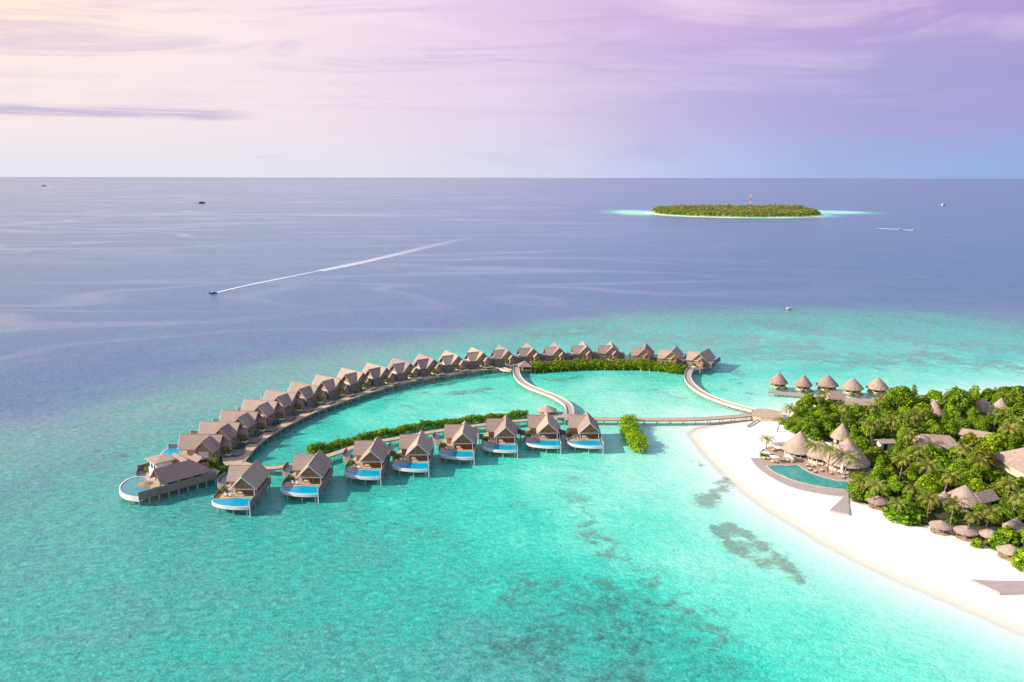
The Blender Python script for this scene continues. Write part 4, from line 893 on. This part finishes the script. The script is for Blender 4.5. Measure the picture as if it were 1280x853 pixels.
cas = empty('casuarina_tree', label='x', cat='tree', group='island canopy trees'); tb = MB(); tb.tube((0, 0, -.4), (.1, 0, 9), .28, .06); tb.build('trunk', 'trunk', cas)
leaves([(random.uniform(-.5, .5)*(1-z/11)*4, random.uniform(-.5, .5)*(1-z/11)*4, z, .5+(1-z/11)*1.7) for z in np.linspace(2, 10, 22)], 2200, .5, 'crown', 'leafb', cas, flat=.55)
protos.append(cas); pu = set()
def put(j, x, y, s, label=None, zs=1.0, z=1.0):
    o = protos[j] if j not in pu else copy_tree(protos[j]); pu.add(j)
    o.location = (x, y, z); o.rotation_euler = (0, 0, random.uniform(0, 6.28)); o.scale = (s, s, s*zs)
    if label: o['label'] = label
    return o
# distinct trees: crown-centre image position, assumed centre height, prototype, scale
SPEC = [((1126, 503), 6.5, 0, 1.75, 'largest domed tree rising behind the palms near the huts', 1.0), ((1196, 507), 6, 0, 1.7, 'big dark round tree between the rear thatched roofs', 1.0), ((1275, 500), 5.5, 3, 1.9, 'broad olive tree in the far right corner by the shore', .9), ((1130, 645), 1.5, 5, 3.3, 'large rounded bush sitting on the sand between beach huts', .6), ((1213, 546), 3, 6, 1.5, 'bright yellow rounded bush beside narrow thatched roof', 1.0), ((1186, 541), 5, 6, 1.0, 'small yellow bush behind the long hipped roof', 1.0),
        ((1090, 540), 5, 1, 1.2, 'bright upright tree behind the largest restaurant cone', 1.3), ((1010, 533), 4.5, 0, 1.15, 'dense tree directly behind the left restaurant roof', .9), ((1030, 528), 5, 3, 1.2, 'dense tree behind the restaurant beside the conical grey roof', .9), ((955.5, 563), 3, 4, .8, 'small bright bush at the left end of terrace', 1.2), ((1241, 560), 3.5, 4, 2.0, 'clipped vertical green thicket left of the big orange roof', 1.4), ((1256, 556), 3.5, 4, 2.0, 'leafy green thicket touching the big orange roof', 1.3),
        ((993, 534), 2.6, 4, .9, 'bright green bush next to the tall slim palm', 1.0), ((985, 527), 2.6, 5, .8, 'little bush at the foot of the tall slim palm', 1.0), ((1259, 672), 3, 4, 1.7, 'bright green bush between two beach huts at the right', 1.1), ((1222, 677), 2, 4, .9, 'small bright bush between the middle beach huts', 1.0), ((1283, 702), 2.5, 4, 1.8, 'bright bush at the lower right tip of the vegetation', 1.1), ((1247, 676), 2.4, 4, 1.3, 'rounded bright bush covering the third beach hut', 1.1), ((1076, 613), 2.4, 4, 1.6, 'leafy green shrubbery beside the right end of the pool', 1.0), ((1086, 610), 2.4, 4, 1.5, 'leafy shrub behind the pool end palm', 1.0), ((1069, 606), 2.2, 5, 1.3, 'green shrub at the corner of the pool rim', 1.1), ((1192, 652), 2.2, 5, 1.2, 'dark green bush between the first two beach huts', 1.0), ((1150, 563), 2, 5, 1.4, 'dark bush under the left end of the long hipped roof', 1.0), ((1163, 566), 2, 4, 1.5, 'bright bush under the middle of the long hipped roof', 1.0), ((1178, 567), 2, 5, 1.5, 'dark bush right of centre under the long hipped roof', 1.0), ((1192, 568), 2, 4, 1.5, 'bright bush under the right half of the long hipped roof', 1.0), ((1204, 566), 2, 5, 1.4, 'dark bush at the right tip of the long hipped roof', 1.0), ((1060, 509), 2.3, 5, 1.2, 'bush in front of the left end of low grey roof', 1.0), ((1070, 510.5), 2.3, 4, 1.3, 'bush in front of the middle of the low grey roof', 1.0), ((1082, 511), 2.3, 5, 1.3, 'bush in front of the right end of low grey roof', 1.0), ((1212, 549), 2, 5, 1.1, 'dark bush below the narrow curving roof', 1.0), ((1226, 552), 2, 4, 1.1, 'bush between the narrow curving roof and green thicket', 1.0), ((1235, 623), 2, 4, 1.2, 'bush below the slanted grey annex roof', 1.0), ((1248, 596), 2, 4, 1.3, 'bright bush at the left corner of the orange roofed hall', 1.0), ((1262, 604), 2, 4, 1.4, 'bright bush before the cream wall of the orange roofed hall', 1.0), ((1036, 501), 1.5, 5, 1.0, 'bush in front of the arrival hall', 1.0), ((1020, 546), 2, 5, 1.5, 'dark bush between the left and middle restaurant roofs', 1.2), ((1034, 541), 2, 4, 1.6, 'bright bush behind the smallest restaurant roof', 1.2), ((1045, 545), 2, 5, 1.5, 'dark bush between the smallest and the largest restaurant roof', 1.2), ((1012, 541), 2, 5, 1.3, 'dark bush right behind the left restaurant roof', 1.2), ((1078, 596), 2.5, 5, 1.4, 'dark bush under the eaves of the largest restaurant cone', 1.0)]
placed = []
for p, z, j, s, l, zs in SPEC:
    x, y = G(*p, z+1); put(j, x, y, s, l, zs); placed.append((x, y, s*[4.6, 3.9, 3.2, 4.2, 2.3, 2, 2.2][j]*.85))
# what must stay in view from the terrace side: (px, py, radius px)
KEEP = [(1000, 552, 17), (1028, 562, 16), (1060, 570, 27), (1053, 537, 8), (1157, 548, 15), (1178, 550, 16), (1198, 556, 12), (1262, 582, 20), (1278, 595, 16), (1207, 614, 12), (1181, 617, 6), (1232, 614, 9), (1168, 505, 7), (1175, 512, 7), (1227, 502, 8), (1252, 503, 7), (1240, 509, 7), (1220, 541, 9), (1230, 547, 8), (1045, 493, 11), (1070, 502, 12), (1085, 504, 8), (1271, 651, 7), (1107, 550, 6),
        (1098, 624, 13), (1177, 656, 13), (1208, 663, 13), (1237, 666, 9), (1263, 688, 13), (1035, 478, 14), (1067, 484, 12), (1098, 482, 12), (1130, 575, 9), (1188, 600, 8), (1141, 614, 9), (1162, 630, 9), (1213, 546, 10), (1130, 645, 20), (988, 515, 8), (1194, 635, 8), (1020, 590, 30), (990, 590, 30)]
footp = BLD+RP+[(*G(*p, 2.5), r_) for p, r_, _ in PH]
vx = [q[0] for q in veg]; vy = [q[1] for q in veg]
def ok(x, y, rr, hh):
    if not inside(np.array([x]), np.array([y]), veg)[0]: return False
    for (a, b_, r_) in footp:
        if math.hypot(x-a, y-b_) < r_+rr*.55: return False
    cx_, cy_ = PJ(x, y, hh*(.75 if hh > 4.2 else .5)+1); sc = F/math.hypot(math.hypot(x, y), H)
    if cx_ > 1330 or cx_ < 900 or cy_ > 740: return False
    for (a, b_, r_) in KEEP:
        if math.hypot(cx_-a, (cy_-b_)) < r_*(.9 if hh > 4.2 else .62)+rr*sc*.75:
            gx, gy = G(a, b_, 5.0)
            if y < gy+1: return False
    return True
nt = nb_ = 0
for it in range(9000):
    if nt >= 255: break
    j = random.choice([0, 1, 2, 3, 2, 1, 0, 1, 2, 3, 7]); s = random.uniform(.7, 1.2); R_ = {0: 4.6, 1: 3.9, 2: 3.2, 3: 4.2, 7: 2.2}[j]*s
    x, y = random.uniform(90, 300), random.uniform(215, 400)
    if not ok(x, y, R_, 8*s): continue
    if any(math.hypot(x-a, y-b_) < (r_+R_)*.68 for a, b_, r_ in placed): continue
    put(j, x, y, s, 'feathery upright tree poking out of the island canopy' if j == 7 else 'broadleaf tree merging into the dense green canopy of the island', zs=random.uniform(.8, 1.15)); placed.append((x, y, R_)); nt += 1
pb = []
for it in range(9000):
    if nb_ >= 220: break
    j = random.choice([4, 5, 5, 4, 4]); s = random.uniform(.7, 1.3); R_ = 2.1*s
    x, y = random.uniform(90, 270), random.uniform(215, 400)
    if not ok(x, y, R_, 3.0*s): continue
    if any(math.hypot(x-a, y-b_) < r_*.62+R_*.3 for a, b_, r_ in placed) or any(math.hypot(x-a, y-b_) < 2.6 for a, b_ in pb): continue
    put(j, x, y, s, 'low green bush filling gaps between the island trees'); pb.append((x, y)); nb_ += 1
print('TREES', nt, nb_)

# ------------------------------------------------------------------ far island
def ell(k, n=90, jr=.02): return [(ISL[0]+irx*k*math.cos(2*math.pi*i/n)*(1+jr*math.sin(i*.9)), ISL[1]+iry*k*math.sin(2*math.pi*i/n)*(1+jr*math.cos(i*.7))) for i in range(n)]
b = MB(); n = 90; ks = [(1.0, -.3), (.985, .6), (.93, 1.6), (.5, 2.0), (.02, 2.0)]
for k, z in ks: b.v += [(x, y, z) for x, y in ell(k)]
for q_ in range(len(ks)-1): b.f += [(q_*n+i, q_*n+(i+1) % n, (q_+1)*n+(i+1) % n, (q_+1)*n+i) for i in range(n)]
m, t, out = newmat('far_sand'); p = t.add('ShaderNodeBsdfPrincipled', {'Base Color': (.80, .74, .64, 1), 'Roughness': .9}); t.l.new(p.outputs[0], out.inputs[0])
tag(b.build('far_beach', m), kind='structure')
pts = []
while len(pts) < 5200:
    x, y = rng.uniform(-1, 1), rng.uniform(-1, 1)
    if x*x+y*y < 1: pts.append((x, y))
lob = []
for x, y in pts:
    f = math.sqrt(x*x+y*y); X0, Y0 = ISL[0]+x*irx*.93, ISL[1]+y*iry*.945
    hh = 8+8*rng.random()**.7; hh *= min(1, (1-f)*9+.55)
    if math.hypot((X0-ISL[0]-175)/52, (Y0-ISL[1]-40)/90) < 1: hh += 12
    lob.append((X0, Y0, 2+hh*.62, 3.2+3.6*rng.random()*(1.2 if hh > 10 else 1)))
o = leaves(lob, 62000, 3.4, 'far_woodland', leafmat('far_leaf', (.21, .30, .03), (.13, .22, .03), (.42, .33, .09), 0, .1), None, up=.7, flat=1.25); tag(o, 'dense woodland covering the distant island', 'woodland', kind='stuff')
ft = make_tree('shore_tree', 7.5, 11, 14, 700, 'leafb', 'rounded bright tree on the front edge of the distant island', 'tree', 'trees along the distant island shore', 2.4)
for k in range(46):
    a = math.pi*(1.06+.92*k/45); o = ft if k == 0 else copy_tree(ft)
    o.location = (ISL[0]+irx*.93*math.cos(a)+random.uniform(-3, 3), ISL[1]+iry*.93*math.sin(a)+random.uniform(-4, 4), 1.2); o.rotation_euler = (0, 0, k); s = random.uniform(.75, 1.5)*(.8 if k > 30 else 1); o.scale = (s, s, s*.9)
fp = make_palm('far_palm', 9.0, .5, 4.6, 12, 'coconut palm standing above the distant island woods'); fp['group'] = 'coconut palms on the distant island'
for k in range(110):
    a = random.uniform(0, 6.28); q = math.sqrt(random.random())*.85; o = fp if k == 0 else copy_tree(fp)
    o.location = (ISL[0]+irx*q*math.cos(a), ISL[1]+iry*q*math.sin(a), 2); o.scale = (1.7, 1.7, random.uniform(1.7, 2.2)); o.rotation_euler = (0, 0, k)
# mast
x, y = G(937.5, 262.5, 10); mt = empty('radio_mast', (x, y, 2), label='red and white lattice radio mast on the distant island', cat='mast')
for k in range(6):
    z0, z1 = k*9.2, (k+1)*9.2; w0, w1 = 2.6-1.9*z0/56, 2.6-1.9*z1/56; b = MB(); cs = [(1, 1), (-1, 1), (-1, -1), (1, -1)]
    for i in range(4):
        a, c_ = cs[i], cs[(i+1) % 4]
        b.tube((a[0]*w0, a[1]*w0, z0), (a[0]*w1, a[1]*w1, z1), .32, n=4)
        for jj in range(3):
            f0, f1 = jj/3, (jj+1)/3; wa = w0+(w1-w0)*f0; wb = w0+(w1-w0)*f1; za = z0+9.2*f0; zb = z0+9.2*f1
            b.tube((a[0]*wa, a[1]*wa, za), (c_[0]*wb, c_[1]*wb, zb), .2, n=4); b.tube((c_[0]*wa, c_[1]*wa, za), (a[0]*wb, a[1]*wb, zb), .2, n=4)
    b.build('mast_section', 'red' if k % 2 == 0 else 'white', mt)
MB().tube((0, 0, 55), (0, 0, 60), .2).build('antenna', 'white', mt)
t = empty('far_building', (*G(877, 263.0, 8), 2), label='pale flat roofed building showing above trees on the distant island', cat='building'); MB().box(-9, 9, -5, 5, 0, 11).build('wall', 'white', t); MB().box(-9.6, 9.6, -5.6, 5.6, 11, 11.8).build('roof', 'shingle', t)

# ------------------------------------------------------------------ boats and wakes
def boat(name, px, py, rz, L, label, hull='white', top='white', roofed=False, cat='boat'):
    x, y = G(px, py, .8); t = empty(name, (x, y, 0), rz, label=label, cat=cat); W = L*.17; D_ = L*.13
    b = MB(); secs = [(-.5, .85, 0), (-.2, 1, 0), (.2, .95, .02), (.38, .6, .08), (.5, .04, .16)]; vs = []
    for u, w_, r_ in secs: vs += [(u*L, -w_*W, D_+r_*L*.5), (u*L, -w_*W*.6, -.2*D_), (u*L, w_*W*.6, -.2*D_), (u*L, w_*W, D_+r_*L*.5)]
    fs = [(0, 1, 2, 3)]+[tuple(4*k+q for q in (0, 4, 5, 1)) for k in range(4)]+[tuple(4*k+q for q in (1, 5, 6, 2)) for k in range(4)]+[tuple(4*k+q for q in (2, 6, 7, 3)) for k in range(4)]+[tuple(4*k+q for q in (3, 7, 4, 0)) for k in range(4)]+[(16, 19, 18, 17)]
    b.add(vs, fs); b.build('hull', hull, t)
    c_ = MB(); c_.prism([(-.32*L, -W*.7), (.1*L, -W*.7), (.25*L, -W*.3), (.25*L, W*.3), (.1*L, W*.7), (-.32*L, W*.7)], D_+.02, D_+L*.13); c_.build('cabin', top, t)
    g = MB(); g.box(-.28*L, .08*L, -W*.73, W*.73, D_+L*.05, D_+L*.10); g.build('window', 'dark', t)
    MB().box(-.36*L, .14*L, -W*.8, W*.8, D_+L*.132, D_+L*.15).build('roof', top, t); return t
def foam(px, w0, w1, label, dens=1.0, keep=1.0):
    L = resample(smoothline([G(a, b_, .1) for a, b_ in px], 5), max(2.0, math.dist(G(*px[0]), G(*px[-1]))/70)); n = len(L); vs = []; fs = []
    for i in range(n):
        f = i/(n-1); a = L[max(i-1, 0)]; c_ = L[min(i+1, n-1)]; dx, dy = c_[0]-a[0], c_[1]-a[1]; l_ = math.hypot(dx, dy); ww = (w0+(w1-w0)*f)*.5
        for k in range(5): u = (k-2)/2; vs.append((L[i][0]-dy/l_*ww*u, L[i][1]+dx/l_*ww*u, .06+.14*(1-abs(u))))
    for i in range(n-1):
        for k in range(4): fs.append((5*i+k, 5*i+k+1, 5*i+k+6, 5*i+k+5))
    me = bpy.data.meshes.new('boat_wake'); me.from_pydata(vs, [], fs); o = bpy.data.objects.new('boat_wake', me); C.objects.link(o)
    fr = np.repeat(np.linspace(0, 1, n), 5); ed_ = np.tile([0, .8, 1, .8, 0], n); attr(o, 'foam', ed_*(1-fr**keep)*dens)
    me.materials.append(FOAM); tag(o, label, 'wake', kind='stuff')
m, t, out = newmat('foam'); g = t.add('ShaderNodeNewGeometry'); fa = t.add('ShaderNodeAttribute', attribute_name='foam').outputs['Fac']
nz = t.noise(g.outputs['Position'], .5, 5, .7); al = t.mr(t.math('ADD', fa, t.math('MULTIPLY', t.math('SUBTRACT', nz, .5), .7)), .12, .75)
p = t.add('ShaderNodeBsdfPrincipled', {'Base Color': (.86, .88, .9, 1), 'Roughness': .7}); tr = t.add('ShaderNodeBsdfTransparent')
mx = t.add('ShaderNodeMixShader', {0: al, 1: tr.outputs[0], 2: p.outputs[0]}); t.l.new(mx.outputs[0], out.inputs[0]); FOAM = m
boat('motor_boat', 266.3, 366, math.pi+.35, 7.5, 'small speedboat with blue hull trailing a long white wake', 'bluehull')
foam([(270, 366), (300, 358.8), (340, 350.5), (400, 338.5), (440, 330.3)], 4.0, 7, 'bright white wake right behind the small speedboat', 1.25, 1.4)
foam([(400, 338.8), (460, 326.5), (545, 306.5), (590, 297), (640, 288)], 20, 50, 'broad fading wake stretching far behind the speedboat', .60, 1.0)
boat('supply_boat', 252.5, 254.3, .05, 28, 'dark blue supply boat lying alone near the horizon at left', 'bluehull', 'bluehull')
boat('motor_boat', 1124.5, 286.6, -.1, 9, 'white speedboat in the middle of the pair right of the far island'); foam([(1124, 286.8), (1110, 286.3), (1090, 285.2)], 12, 16, 'white wake behind the following speedboat', 2, 1.2)
boat('motor_boat', 1142, 287.8, -.1, 9, 'leading white speedboat of the pair right of the far island'); foam([(1141, 288), (1131, 287.5), (1127, 287.3)], 12, 14, 'white wake behind the leading speedboat', 2, 2)
boat('motor_boat', 1180, 256.8, .2, 24, 'tiny white boat near the horizon at the right'); boat('motor_boat', 55, 233, .2, 60, 'tiny white ship near the horizon at far left'); foam([(60, 233.3), (74, 236)], 40, 60, 'short faint wake of the tiny far left ship', .7, 1)
boat('dive_boat', 987.5, 385.6, .1, 6, 'little white boat on the reef edge below the far island')
foam([(500, 241.2), (560, 239.6), (612, 237.3)], 30, 45, 'long faint white streak on the sea near the horizon', .42, 2)
